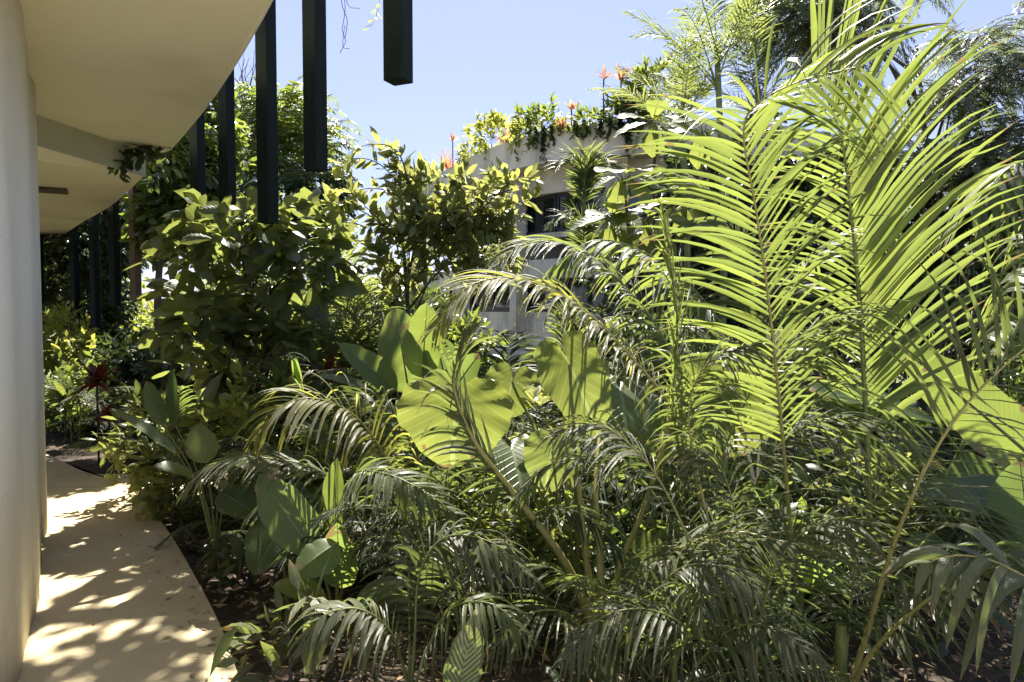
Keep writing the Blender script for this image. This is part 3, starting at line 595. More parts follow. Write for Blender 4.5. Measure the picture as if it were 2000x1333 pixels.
palm_of('palm with big curling grey green blades in the bottom right corner', G(P(1640, 1400, 2.7)), [
    dict(pts=[(1700, 1280, 2.6), (1790, 1190, 2.5), (1900, 1120, 2.4), (2030, 1105, 2.3), (2150, 1150, 2.2)], up=(0, -.35, 1), n=30, L0=.26, W=.032, g=.9, a0=70, a1=35, vee=8, s0=.28, r0=.013, mat='palmdark', stem='yellowstem', fold=.45),
    dict(pts=[(2240, 1560, 2.2), (2170, 1330, 2.15), (2070, 1180, 2.1), (1960, 1105, 2.1), (1880, 1085, 2.1), (1820, 1095, 2.1)], up=(.1, -.55, 1), n=15, L0=.50, W=.062, g=2.1, a0=52, a1=30, vee=18, s0=.30, r0=.013, mat='palmdark', stem='yellowstem', fold=.35, jit=.12, K=9, root=False),
    dict(pts=[(1690, 1250, 2.7), (1740, 1080, 2.65), (1800, 930, 2.6), (1880, 800, 2.55), (1990, 690, 2.5), (2120, 600, 2.5)], up=(-.15, -1, .1), n=44, L0=.72, W=.022, g=1.15, a0=72, a1=40, vee=4, s0=.22, r0=.015, mat='palmdark', stem='yellowstem', jit=.09, K=8, sflat=.75),
    dict(pts=[(1600, 1280, 2.8), (1540, 1160, 2.9), (1450, 1090, 2.9), (1350, 1080, 2.85), (1250, 1130, 2.8)], up=(0, -.3, 1), n=30, L0=.42, W=.020, g=1.3, K=8, a0=62, a1=25, vee=4, s0=.25, r0=.011, mat='palmdark'),
    dict(pts=[(1660, 1200, 3.0), (1680, 1050, 3.1), (1720, 960, 3.1), (1800, 930, 3.0), (1900, 980, 2.9)], up=(0, -.3, 1), n=28, L0=.42, W=.020, g=1.4, K=8, a0=62, a1=25, vee=4, s0=.25, r0=.011, mat='palmdark'),
], 'palmdark', name='feather_palm', trunk=(.035, .4))
palm_of('low palm with a bright yellow frond drooping left of the elephant ears', G(P(800, 1180, 4.0)), [
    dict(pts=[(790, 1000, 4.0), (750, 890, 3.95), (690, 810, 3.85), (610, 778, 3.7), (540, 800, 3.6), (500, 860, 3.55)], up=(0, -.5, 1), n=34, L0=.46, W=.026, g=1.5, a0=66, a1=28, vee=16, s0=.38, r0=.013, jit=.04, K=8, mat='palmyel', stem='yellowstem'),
    dict(pts=[(740, 1050, 3.7), (640, 930, 3.6), (520, 895, 3.5), (420, 905, 3.4), (360, 960, 3.35)], up=(0, -.2, 1), n=44, L0=.27, W=.02, g=1.1, a0=60, a1=25, vee=6, s0=.38, r0=.011, mat='palmdark'),
    dict(pts=[(700, 1020, 3.6), (690, 930, 3.4), (750, 925, 3.2), (820, 955, 3.1), (885, 1000, 3.05)], up=(-.1, -.6, 1), n=40, L0=.27, W=.026, g=1.1, a0=72, a1=35, vee=2, s0=.46, r0=.010),
    dict(pts=[(820, 1000, 4.2), (800, 860, 4.3), (740, 790, 4.3), (660, 780, 4.3)], up=(0, -.5, 1), n=34, L0=.36, W=.026, g=1.4, a0=62, a1=25, vee=4, s0=.3, r0=.010, mat='palm'),
    dict(pts=[(860, 1050, 3.9), (880, 900, 3.8), (960, 850, 3.7), (1050, 900, 3.6)], up=(0, -.5, 1), n=34, L0=.3, W=.022, g=1.2, a0=62, a1=25, vee=4, s0=.25, r0=.010, mat='palmdark'),
], 'palm', name='low_palm', trunk=(.03, .2))

palm_of('palm with long silvery drooping fronds at the bottom, left of the flecked leaf', G(P(800, 1420, 2.75)), [
    dict(pts=[(790, 1310, 2.75), (760, 1230, 2.7), (700, 1190, 2.65), (630, 1205, 2.6), (590, 1270, 2.55)], up=(0, -.35, 1), n=30, L0=.27, W=.026, g=1.6, a0=68, a1=35, vee=4, s0=.3, r0=.009, mat='palmdark'),
    dict(pts=[(810, 1250, 2.8), (820, 1120, 2.85), (870, 1050, 2.85), (960, 1060, 2.8), (1040, 1130, 2.75)], up=(0, -.35, 1), n=30, L0=.30, W=.024, g=1.6, a0=68, a1=35, vee=4, s0=.3, r0=.009, mat='palmdark'),
    dict(pts=[(830, 1280, 2.7), (880, 1190, 2.6), (960, 1180, 2.5), (1030, 1240, 2.45)], up=(0, -.35, 1), n=26, L0=.24, W=.022, g=1.7, a0=68, a1=35, vee=4, s0=.25, r0=.008, mat='palm'),
    dict(pts=[(800, 1230, 2.85), (800, 1110, 2.95), (830, 1040, 3.0), (890, 1030, 3.0)], up=(0, -.5, 1), n=28, L0=.26, W=.022, g=1.4, a0=68, a1=35, vee=4, s0=.35, r0=.008, mat='palmdark'),
], 'palmdark', name='low_palm')
palm_of('dark feather palm at the bottom edge between the coconut palm and the yellow canes', G(P(1330, 1440, 2.65)), [
    dict(pts=[(1310, 1290, 2.65), (1280, 1180, 2.65), (1330, 1110, 2.6), (1420, 1110, 2.5), (1500, 1170, 2.4)], up=(0, -.35, 1), n=34, L0=.30, W=.020, g=1.4, a0=66, a1=32, vee=4, s0=.25, r0=.008),
    dict(pts=[(1320, 1300, 2.6), (1340, 1230, 2.5), (1260, 1190, 2.45), (1170, 1210, 2.4), (1100, 1290, 2.35)], up=(0, -.35, 1), n=34, L0=.26, W=.018, g=1.4, a0=66, a1=32, vee=4, s0=.25, r0=.008),
    dict(pts=[(1350, 1320, 2.6), (1430, 1230, 2.5), (1520, 1230, 2.4), (1600, 1300, 2.3)], up=(0, -.35, 1), n=30, L0=.28, W=.020, g=1.4, a0=66, a1=32, vee=4, s0=.25, r0=.008),
], 'palmdark', name='feather_palm')

# ================================================================== broad leaves
blade_plant('elephant ear with the widest lime leaf and a tall one right of it', G(P(1130, 1250, 3.6)), [
    dict(a=(893, 790, 3.5), b=(878, 915, 3.38), n=(-.12, -1, .32), w=.53, shape='ear', cup=.16, bend=.2, ripple=.028, r=.014),
    dict(a=(1112, 712, 3.45), b=(1176, 850, 3.3), n=(.15, -1, .25), w=.31, shape='ear', cup=.14, bend=.2, ripple=.028, r=.014),
    dict(a=(1078, 880, 3.3), b=(1066, 962, 3.22), n=(.1, -1, .2), w=.25, shape='ear', cup=.2, bend=.2, ripple=.03, r=.009),
    dict(a=(1000, 880, 3.5), b=(1025, 945, 3.25), n=(.25, -.30, 1), w=.34, shape='ear', cup=.1, bend=.2, ripple=.02, r=.009),
    dict(a=(1212, 765, 3.75), b=(1232, 845, 3.45), n=(.2, -.35, 1), w=.38, shape='ear', cup=.1, bend=.2, ripple=.02, r=.009),
    dict(a=(1000, 745, 3.9), b=(985, 820, 3.8), n=(0, -1, .3), w=.28, shape='ear', cup=.1, bend=.15, ripple=.025, r=.010),
], 'ear', 'elephant_ear', 'elephant ear', stem='stem')
blade_plant('elephant ear with two rounded glowing leaves behind the palm stalks, right of centre', G(P(1400, 1080, 4.3)), [
    dict(a=(1422, 765, 3.75), b=(1385, 905, 3.6), n=(-.15, -1, .3), w=.52, shape='ear', cup=.14, bend=.2, ripple=.028, r=.014),
    dict(a=(1292, 820, 3.8), b=(1300, 905, 3.7), n=(0, -1, .3), w=.32, shape='ear', cup=.14, bend=.2, ripple=.028, r=.012),
    dict(a=(1245, 1085, 3.5), b=(1310, 1140, 3.4), n=(0, -1, .4), w=.24, shape='ear', cup=.1, bend=.15, ripple=.02, r=.008),
], 'ear', 'elephant_ear', 'elephant ear')
blade_plant('banana plant with striped shade leaf slanting down at the right edge', G(P(1960, 1180, 3.9)), [
    dict(a=(2060, 930, 3.7), b=(1755, 665, 3.9), n=(-.35, -1, .35), w=.33, shape='paddle', cup=-.05, bend=.10, ripple=.006, r=.02),
    dict(a=(1830, 820, 4.0), b=(1590, 745, 3.6), n=(-.1, -.45, 1), w=.36, shape='paddle', cup=.1, bend=.08, ripple=.006, r=.018, mat='paddle'),
    dict(a=(2080, 1000, 3.6), b=(1820, 950, 3.4), n=(0, -.8, 1), w=.30, shape='paddle', cup=.1, bend=.1, ripple=.006, r=.016, mat='paddle'),
    dict(a=(1960, 1080, 3.7), b=(1880, 880, 3.9), n=(-.6, -1, .2), w=.34, shape='paddle', cup=.1, bend=.05, ripple=.006, r=.016, mat='paddle'),
    dict(a=(2020, 1120, 3.3), b=(1990, 900, 3.4), n=(-.8, -1, .2), w=.34, shape='paddle', cup=.1, bend=.05, ripple=.006, r=.016, mat='paddle'),
    dict(a=(1990, 1130, 3.5), b=(1790, 1040, 3.2), n=(-.2, -.5, 1), w=.28, shape='paddle', cup=.1, bend=.12, ripple=.006, r=.016, mat='paddle'),
], 'banana', 'banana_plant', 'banana plant')
blade_plant('heliconia with two broad upright dark leaves, left of the elephant ears', G(P(815, 1000, 5.0)), [
    dict(a=(800, 770, 5.0), b=(772, 600, 5.0), n=(.3, -1, .1), w=.36, shape='paddle', cup=.25, bend=.05, ripple=.006, r=.016),
    dict(a=(825, 740, 4.9), b=(832, 590, 4.95), n=(-.3, -1, .1), w=.30, shape='paddle', cup=.2, bend=.05, ripple=.006, r=.016, mat='banana'),
    dict(a=(775, 765, 4.8), b=(672, 668, 4.6), n=(-.2, -.7, .7), w=.20, shape='paddle', cup=.2, bend=.2, ripple=.008, r=.014, mat='banana'),
    dict(a=(762, 790, 4.8), b=(640, 712, 4.5), n=(0, -.3, 1), w=.26, shape='paddle', cup=.15, bend=.25, ripple=.006, r=.014),
    dict(a=(880, 780, 4.9), b=(850, 650, 5.0), n=(.5, -1, .1), w=.30, shape='paddle', cup=.2, bend=.05, ripple=.006, r=.014),
    dict(a=(860, 800, 4.9), b=(930, 690, 4.8), n=(.2, -.7, .7), w=.24, shape='paddle', cup=.2, bend=.15, ripple=.006, r=.014),
], 'paddle', 'heliconia', 'heliconia')
blade_plant('heliconia with long dark paddle leaves beside the path, nearest one', G(P(660, 1270, 3.35)), [
    dict(a=(612, 1080, 3.3), b=(505, 925, 3.35), n=(.3, -1, .35), w=.22, shape='paddle', cup=.22, bend=.12, ripple=.004, r=.010),
    dict(a=(655, 1060, 3.4), b=(655, 895, 3.5), n=(-.5, -1, .1), w=.15, shape='paddle', cup=.35, bend=.05, ripple=.004, r=.010, mat='banana'),
    dict(a=(660, 1060, 3.1), b=(580, 1110, 2.95), n=(.2, -.8, .9), w=.17, shape='paddle', cup=-.3, bend=.3, ripple=.006, r=.010, mat='banana'),
    dict(a=(668, 1150, 3.2), b=(655, 1030, 3.1), n=(0, -1, .3), w=.17, shape='paddle', cup=.15, bend=.15, ripple=.006, r=.010, mat='banana'),
    dict(a=(640, 1170, 3.3), b=(545, 1135, 3.1), n=(0, -.7, 1), w=.15, shape='paddle', cup=.15, bend=.2, ripple=.006, r=.009, mat='banana'),
    dict(a=(690, 1180, 3.3), b=(770, 1130, 3.1), n=(0, -.7, 1), w=.14, shape='paddle', cup=.15, bend=.25, ripple=.006, r=.009),
    dict(a=(640, 1210, 3.2), b=(560, 1210, 3.0), n=(0, -.7, 1), w=.12, shape='paddle', cup=.15, bend=.3, ripple=.006, r=.009),
], 'paddle', 'heliconia', 'heliconia')
blade_plant('leafy plant with one pale upright oval leaf above the bend of the path', G(P(420, 1010, 4.6)), [
    dict(a=(402, 905, 4.5), b=(385, 828, 4.5), n=(.3, -1, .2), w=.19, shape='paddle', cup=.1, bend=.05, ripple=.004, r=.009, mat='ear'),
    dict(a=(345, 885, 4.6), b=(225, 788, 4.5), n=(.1, -.35, 1), w=.10, shape='paddle', cup=.2, bend=.15, ripple=.004, r=.008),
    dict(a=(318, 830, 4.8), b=(285, 745, 4.8), n=(.3, -1, .2), w=.12, shape='paddle', cup=.2, bend=.1, ripple=.004, r=.008),
    dict(a=(342, 830, 4.8), b=(335, 720, 4.9), n=(-.5, -1, .2), w=.13, shape='paddle', cup=.2, bend=.02, ripple=.004, r=.008),
    dict(a=(470, 900, 4.5), b=(560, 870, 4.2), n=(0, -.5, 1), w=.18, shape='paddle', cup=.1, bend=.2, ripple=.02, r=.008),
    dict(a=(440, 890, 4.3), b=(540, 905, 4.0), n=(0, -.5, 1), w=.16, shape='paddle', cup=.1, bend=.2, ripple=.02, r=.008, mat='ear'),
    dict(a=(430, 960, 4.2), b=(500, 1000, 4.0), n=(.2, -.8, .6), w=.2, shape='paddle', cup=.1, bend=.2, ripple=.01, r=.008),
    dict(a=(380, 930, 4.5), b=(310, 900, 4.3), n=(0, -.6, 1), w=.16, shape='paddle', cup=.1, bend=.25, ripple=.01, r=.008),
], 'paddle', 'heliconia', 'heliconia')
blade_plant('arrowhead plant with drooping grey leaf over dark soil near the path', G(P(560, 1180, 3.8)), [
    dict(a=(545, 1040, 3.7), b=(490, 1110, 3.5), n=(-.2, -.7, .8), w=.30, shape='ear', cup=.1, bend=.3, ripple=.02, r=.008),
    dict(a=(590, 1060, 3.8), b=(620, 1130, 3.6), n=(.2, -.6, .9), w=.26, shape='ear', cup=.1, bend=.3, ripple=.02, r=.008),
    dict(a=(600, 1000, 3.9), b=(700, 1010, 3.7), n=(.2, -.6, .9), w=.26, shape='ear', cup=.1, bend=.3, ripple=.02, r=.008),
], 'paddle', 'arrowhead_plant', 'plant')
blade_plant('plant with one cream flecked pointed leaf at the bottom edge', G(P(910, 1450, 2.75)), [
    dict(a=(890, 1375, 2.5), b=(925, 1183, 2.55), n=(.1, -1, .1), w=.135, shape='lance', cup=.12, bend=.06, ripple=.004, r=.007, curl=.06),
    dict(a=(860, 1420, 2.5), b=(760, 1370, 2.3), n=(0, -.5, 1), w=.14, shape='lance', cup=.2, bend=.2, ripple=.004, r=.007),
    dict(a=(950, 1420, 2.6), b=(1040, 1350, 2.5), n=(0, -.5, 1), w=.14, shape='lance', cup=.2, bend=.2, ripple=.004, r=.007),
], 'varieg', 'variegated_plant', 'plant')

# ================================================================== trees and tall shrubs behind
def bl(px, py, d, rx, rz, ry=None, w=None):
    c = P(px, py, d); return (c, rx / FPX * d, (ry if ry else rx * .8) / FPX * d, rz / FPX * d, w if w else rx * rz)
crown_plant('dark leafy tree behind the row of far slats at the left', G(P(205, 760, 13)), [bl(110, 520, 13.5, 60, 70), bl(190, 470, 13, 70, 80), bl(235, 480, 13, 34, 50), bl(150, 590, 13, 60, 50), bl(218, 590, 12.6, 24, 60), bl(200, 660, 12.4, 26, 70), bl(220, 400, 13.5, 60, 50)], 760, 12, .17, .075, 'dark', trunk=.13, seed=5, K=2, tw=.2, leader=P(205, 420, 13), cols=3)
crown_plant('bright leaved tree hung with vines just beyond the soffit corner', G(P(330, 790, 9.6)), [bl(345, 330, 9.5, 70, 80), bl(410, 270, 10, 45, 80), bl(300, 300, 9, 45, 30), bl(340, 420, 9.6, 75, 60), bl(310, 440, 9.4, 40, 30), bl(410, 420, 9.8, 50, 60)], 760, 10, .17, .075, 'tree', trunk=.07, seed=6, tw=.16, leader=P(350, 300, 9.6))
t = thing('hanging_vine', P(330, 292, 7.15), 'dangling sprig of small rounded leaves below the soffit corner', 'vine'); o = tuple(t.location)
a, s_ = MB(), MB(); rr = np.random.RandomState(8)
for q in ([(335, 290, 7.1), (290, 282, 7.0), (235, 298, 6.9), (200, 296, 6.85)], [(320, 290, 7.1), (270, 300, 6.95), (240, 330, 6.9), (245, 350, 6.9)], [(300, 285, 7.05), (262, 312, 6.9), (215, 325, 6.9)], [(330, 300, 7.2), (310, 340, 7.2), (285, 370, 7.2)], [(360, 290, 7.3), (385, 330, 7.4), (380, 370, 7.4)]):
    vine_spray(a, s_, px_curve(q), 26, .14, .062, rr, g=.6, shape='obov', r=.006)
lo = a.build('foliage', M['dark'], t, o); s_.build('stem', M['darkstem'], t, o)

# tree with drooping pinnate leaves
def pinnate_tree(label, base, heads, n, Lr, Ll, Wl, matn, seed=0, trunk=.1, nl=9, g=.9, up_el=35, name='tree', leader=None, hang=0, group=None):
    rng = np.random.RandomState(seed); t = thing(name, base, label, 'tree', group); o = tuple(base); mb, sb = MB(), MB()
    top = np.array(leader if leader is not None else heads[0][0]); b0 = np.array(base, float)
    tr = catmull([b0 - [0, 0, .1], (b0 + top) / 2 + [.1, .1, 0], top], 14); tube(sb, tr, np.linspace(trunk, trunk * .3, 14), 8)
    for (c, rx, ry, rz, w_) in heads:
        c = np.array(c); a = tr[rng.randint(7, 13)]; tube(sb, catmull([a, (a + c) / 2 + [0, 0, .15], c], 10), np.linspace(trunk * .35, trunk * .12, 10), 6)
        for k in range(max(4, int(n * w_))):
            d = unit(rng.normal(0, 1, 3)); p = c + d * np.array([rx, ry, rz]) * rng.uniform(.2, 1)
            az = math.degrees(math.atan2(d[0], d[1])) + rng.normal(0, 35)
            r_ = arch(p, az, up_el + rng.normal(0, 18), Lr * rng.uniform(.7, 1.15), g=g + rng.uniform(0, .6) + hang, n=7)
            frond(mb, None, r_, n=nl, L0=Ll, W=Wl, g=.4, a0=68, a1=45, vee=4, s0=.12, K=2, fold=.2, seed=rng.randint(1e6), jit=.1)
            tube(sb, r_, np.linspace(.006, .002, len(r_)), 4)
            if k % 3 == 0: tube(sb, catmull([c, (c + p) / 2 + [0, 0, .05], p], 5), .008, 4)
    mb.build('crown', M[matn], t, o); sb.build('trunk', M['bark'], t, o); return t
pinnate_tree('tall tree with layered feathery leaves rising behind the long slats', G(P(560, 760, 14)), [bl(550, 215, 14, 45, 30, w=.16), bl(500, 260, 14, 45, 45, w=.2), bl(590, 280, 14, 55, 45, w=.24), bl(490, 330, 14, 45, 50, w=.2), bl(570, 350, 14, 60, 50, w=.2)], 330, 1.0, .26, .07, 'tree', seed=4, trunk=.12, nl=12, leader=P(550, 230, 14))
crown_plant('dense small leaved tree below the feathery tree, right of the longest slat', G(P(600, 780, 13)), [bl(620, 370, 13, 50, 45), bl(560, 400, 13.2, 60, 50), bl(655, 390, 12.8, 30, 55), bl(480, 430, 13, 60, 60), bl(640, 440, 13, 45, 40), bl(590, 470, 13, 70, 40)], 620, 12, .14, .06, 'dark', trunk=.1, seed=9, K=2, tw=.18, leader=P(590, 380, 13))
tb = MB(); t = thing('bare_twig_tree', G(P(470, 760, 15)), 'thin bare twigs standing above the feathery tree between two slats', 'tree'); o = tuple(t.location); rr = np.random.RandomState(2)
tube(tb, catmull([np.array(o), P(480, 400, 15), P(478, 190, 15)], 12), np.linspace(.06, .015, 12), 6)
for k in range(26):
    p = P(478 + rr.normal(0, 6), rr.uniform(150, 260), 15); q = P(475 + rr.normal(0, 26), rr.uniform(95, 190), 15 + rr.normal(0, .3)); tube(tb, catmull([p, (p + q) / 2 + rr.normal(0, .12, 3), q], 6), np.linspace(.012, .004, 6), 4)
tb.build('branch', M['bark'], t, o)

# broad leaved shrub left of centre
crown_plant('large shrub with broad glossy leaves filling the space left of centre', G(P(480, 900, 6.6)), [bl(470, 480, 6.6, 90, 60), bl(560, 460, 6.8, 60, 40), bl(400, 520, 6.5, 60, 60), bl(530, 570, 6.6, 80, 70), bl(430, 620, 6.5, 80, 70), bl(520, 690, 6.4, 90, 70), bl(400, 700, 6.3, 60, 50), bl(590, 640, 6.7, 50, 70), bl(470, 430, 6.6, 70, 25), bl(620, 500, 6.9, 40, 25), bl(375, 655, 6.2, 30, 26), bl(560, 430, 6.8, 40, 20)], 150, 5, .32, .14, 'broad', name='broadleaf_shrub', cat='shrub', g=.9, seed=12, shape='obov', K=5, trunk=.05, stemm='darkstem', leader=P(480, 440, 6.6), tw=.18, part='foliage', thick=.3)
# oval leaved vine shrub
vs = [bl(830, 400, 7.6, 60, 50), bl(880, 440, 7.4, 70, 45), bl(800, 480, 7.6, 55, 55), bl(960, 410, 7.2, 50, 45), bl(860, 510, 7.6, 70, 35), bl(920, 480, 7.5, 60, 35), bl(790, 550, 7.6, 45, 45), bl(1000, 370, 7.1, 30, 20)]
t = crown_plant('tall rambling shrub of yellow green oval leaves in front of the far house', G(P(830, 850, 7.8)), vs, 120, 7, .165, .066, 'oval', name='rambling_shrub', cat='shrub', g=.35, seed=22, K=4, trunk=.035, stemm='darkstem', leader=P(780, 330, 7.6), spread=.7, part='foliage')
o = tuple(t.location); a, s_ = MB(), MB(); rr = np.random.RandomState(5)
for q in ([(780, 520, 7.5), (700, 470, 7.4), (655, 420, 7.3), (640, 375, 7.2)], [(800, 360, 7.5), (775, 295, 7.4), (725, 282, 7.3), (680, 300, 7.2)], [(830, 430, 7.6), (760, 375, 7.5), (700, 372, 7.4), (660, 400, 7.3)], [(790, 600, 7.5), (740, 540, 7.4), (715, 500, 7.3)], [(850, 420, 7.6), (790, 370, 7.5), (740, 320, 7.4), (690, 310, 7.3), (655, 330, 7.2)], [(840, 400, 7.6), (790, 340, 7.6), (750, 300, 7.6)], [(820, 380, 7.6), (765, 330, 7.6), (755, 290, 7.6)], [(780, 470, 7.5), (720, 420, 7.4), (670, 400, 7.3), (645, 395, 7.2)], [(770, 460, 7.5), (710, 400, 7.4), (680, 370, 7.3)],
          [(780, 500, 7.5), (760, 440, 7.4), (700, 450, 7.4)], [(900, 460, 7.4), (960, 390, 7.1), (1010, 350, 7.0), (1055, 350, 7.0)], [(950, 440, 7.3), (1010, 400, 7.0), (1050, 385, 7.0)], [(930, 420, 7.3), (970, 350, 7.1), (985, 330, 7.1)], [(860, 400, 7.5), (890, 350, 7.4), (930, 345, 7.3)], [(800, 560, 7.6), (760, 600, 7.4), (740, 640, 7.4)], [(790, 540, 7.5), (750, 520, 7.4), (735, 480, 7.4)], [(820, 400, 7.6), (800, 360, 7.6), (830, 330, 7.6)]):
    vine_spray(a, s_, px_curve(q), 30, .20, .078, rr, r=.010)
for k in range(34):
    x0, y0 = rr.uniform(780, 950), rr.uniform(400, 560); an = rr.uniform(-.3, 3.4); ln_ = rr.uniform(50, 105); x1, y1 = x0 + ln_ * math.cos(an), y0 - ln_ * math.sin(an) * .8
    x1 = min(x1, 1000); y1 = max(y1, 345); vine_spray(a, s_, px_curve([(x0, y0, 7.6), ((x0 + x1) / 2, (y0 + y1) / 2 - 12, 7.5), (x1, y1, 7.4 + rr.uniform(-.3, .3)), (x1 + 14 * math.cos(an), y1 + 18, 7.4)]), 22, .17, .068, rr, r=.007)
a.build('foliage', M['oval'], t, o); s_.build('stem', M['darkstem'], t, o)

# mid distance palms
palm_of('slender palm arching against the pale sky gap between the two big shrubs', G(P(690, 820, 8.2)), [
    dict(pts=[(690, 640, 8.2), (670, 520, 8.2), (640, 430, 8.1), (660, 440, 8.0)], up=(-.4, -1, 0), n=30, L0=.5, W=.028, g=.5, a0=62, a1=28, s0=.3),
    dict(pts=[(695, 640, 8.2), (685, 540, 8.2), (655, 470, 8.1), (665, 425, 8.0)], up=(.2, -1, .1), n=44, L0=.62, W=.026, g=1.0, a0=65, a1=40, s0=.3, vee=0),
    dict(pts=[(700, 640, 8.2), (660, 540, 8.1), (600, 490, 8.0), (550, 510, 7.9)], up=(0, -.5, 1), n=40, L0=.6, W=.03, g=1.1, a0=60, a1=28, s0=.3),
    dict(pts=[(700, 640, 8.2), (730, 570, 8.1), (790, 560, 8.0), (830, 600, 7.9)], up=(0, -.5, 1), n=40, L0=.5, W=.03, g=1.1, a0=60, a1=28, s0=.3),
    dict(pts=[(690, 660, 8.0), (650, 600, 7.8), (600, 590, 7.6), (560, 640, 7.5)], up=(0, -.5, 1), n=40, L0=.5, W=.03, g=1.1, a0=60, a1=28, s0=.3),
], 'far_palm', name='feather_palm', trunk=(.05, .6))
palm_of('fluffy low palm between the broadleaf shrub and the heliconia', G(P(700, 880, 6.6)), [
    dict(pts=[(700 + 4 * i, 740, 6.5), (700 + i * 30, 640 + abs(i) * 8, 6.4), (700 + i * 62, 590 + abs(i) * 26, 6.3), (700 + i * 84, 610 + abs(i) * 50, 6.1)], up=(0, -.6, 1), n=40, L0=.42, W=.022, g=1.0, a0=60, a1=28, s0=.25) for i in (-2, -1.3, -.6, 0.1, .7, 1.4, 2)
], 'far_palm', name='feather_palm', trunk=(.05, .4))
palm_of('small bright palm in front of the far house fascia', G(P(1140, 800, 8.6)), [
    dict(pts=[(1140, 480, 8.6), (1142, 360, 8.6), (1145 + i * 14, 320 - (3 - abs(i)) * 9, 8.5), (1145 + i * 27, 318 + abs(i) * 6 - (3 - abs(i)) * 8, 8.4)], up=(0, -.6, 1), n=22, L0=.34, W=.03, g=.5, a0=55, a1=28, s0=.80, r0=.02) for i in (-2.4, -1.3, -.3, .8, 1.8, 2.5)
] + [dict(pts=[(1140, 480, 8.6), (1144, 450, 8.6), (1145 + i * 18, 425 - (3 - abs(i)) * 9, 8.5), (1145 + i * 30, 425 + abs(i) * 10 - (3 - abs(i)) * 8, 8.4)], up=(0, -.6, 1), n=22, L0=.30, W=.03, g=.5, a0=55, a1=28, s0=.7, r0=.02) for i in (-2.4, -1.3, .8, 1.8)], 'far_palm', name='feather_palm')
palm_of('young palm with short spiky fronds against the pale ground floor wall', G(P(1115, 800, 7.6)), [
    dict(pts=[(1105 + i * 3, 650, 7.6), (1105 + i * 16, 590 + abs(i) * 6, 7.5), (1105 + i * 36, 575 + abs(i) * 18, 7.4)], up=(0, -.6, 1), n=20, L0=.28, W=.026, g=.5, a0=55, a1=28, s0=.35) for i in (-2, -1.2, .5, 1.4, 2.2)], 'far_palm', name='feather_palm')

# philodendron with long pleated leaves
ph = []; rr = np.random.RandomState(14)
for (cx, cy, d) in ((1275, 240, 6.2), (1215, 345, 5.9), (1195, 425, 6.0), (1265, 430, 5.8), (1370, 250, 6.4), (1330, 390, 6.0)):
    for k in range(8):
        a_ = k / 8 * 6.283 + rr.uniform(-.3, .3); r1 = rr.uniform(75, 125) * (.8 if cx < 1230 else 1)
        ph.append(dict(a=(cx + 12 * math.cos(a_), cy - 8 * math.sin(a_), d), b=(cx + r1 * math.cos(a_), cy - r1 * .62 * math.sin(a_) + 16, d - .25 * math.sin(a_ * 1.3) - .1), n=(.2 * math.cos(a_), -.55, 1), w=.19, shape='obov', cup=.12, bend=.3, ripple=.016, r=.008, root=P(cx + 5, cy + 28, d + .05), R_=12, C_=7, seed=k))
t = blade_plant('umbrella shrub with whorls of long pleated lime leaves right of the far house', G(P(1260, 860, 6.2)), ph, 'umbrella', 'umbrella_shrub', 'shrub')
sb = MB(); o = tuple(t.location)
for (cx, cy, d) in ((1275, 240, 6.2), (1215, 345, 5.9), (1195, 425, 6.0), (1265, 430, 5.8), (1370, 250, 6.4), (1330, 390, 6.0)):
    tube(sb, catmull([np.array(o) - [0, 0, .1], P(1262 + (cx - 1262) * .4, 620, d + .1), P(cx + 5, cy + 28, d + .05)], 12), np.linspace(.035, .012, 12), 6)
sb.build('stem', M['darkstem'], t, o)

# airy palms against the sky at top right of centre
def sky_palm(label, px, d, ytop, n, seed, matn='far_palm', sz=1.0, spread=1.0, el=55, base_y=860):
    rng = np.random.RandomState(seed); base = G(P(px, base_y, d)); t = thing('slender_palm', base, label, 'palm'); o = tuple(base)
    top = P(px, ytop, d); tb = MB(); tube(tb, catmull([base - [0, 0, .1], (base + top) / 2 + [.08, 0, 0], top], 16), np.linspace(.05, .03, 16), 8); tb.build('trunk', M['stem'], t, o)
    for k in range(n):
        c = arch(top - [0, 0, rng.uniform(0, .5)], k * 360 / n * 2.4 + rng.uniform(-20, 20), rng.uniform(el - 25, el + 25), sz * rng.uniform(.8, 1.2), g=rng.uniform(.4, 1.0))
        a, r = MB(), MB(); frond(a, r, c, n=26, L0=.30 * sz, W=.022, g=.5, a0=55, a1=30, vee=18, s0=.22, K=3, seed=rng.randint(1e6), r0=.009)
        f_ = a.build('frond', M[matn], t, o); r.build('rachis', M['stem'], f_, o)
    return t
sky_palm('airy palm with spiky fronds standing against open sky, leftmost by the roof edge', 1330, 8.4, 210, 13, 31, sz=1.1)
sky_palm('tall thin palm whose tip reaches the top of the photo near the sky edge', 1400, 8.0, 90, 12, 32, sz=1.15)
sky_palm('spiky palm behind the tall glowing frond, just under the feathery tree', 1480, 8.2, 170, 12, 33, sz=1.2)

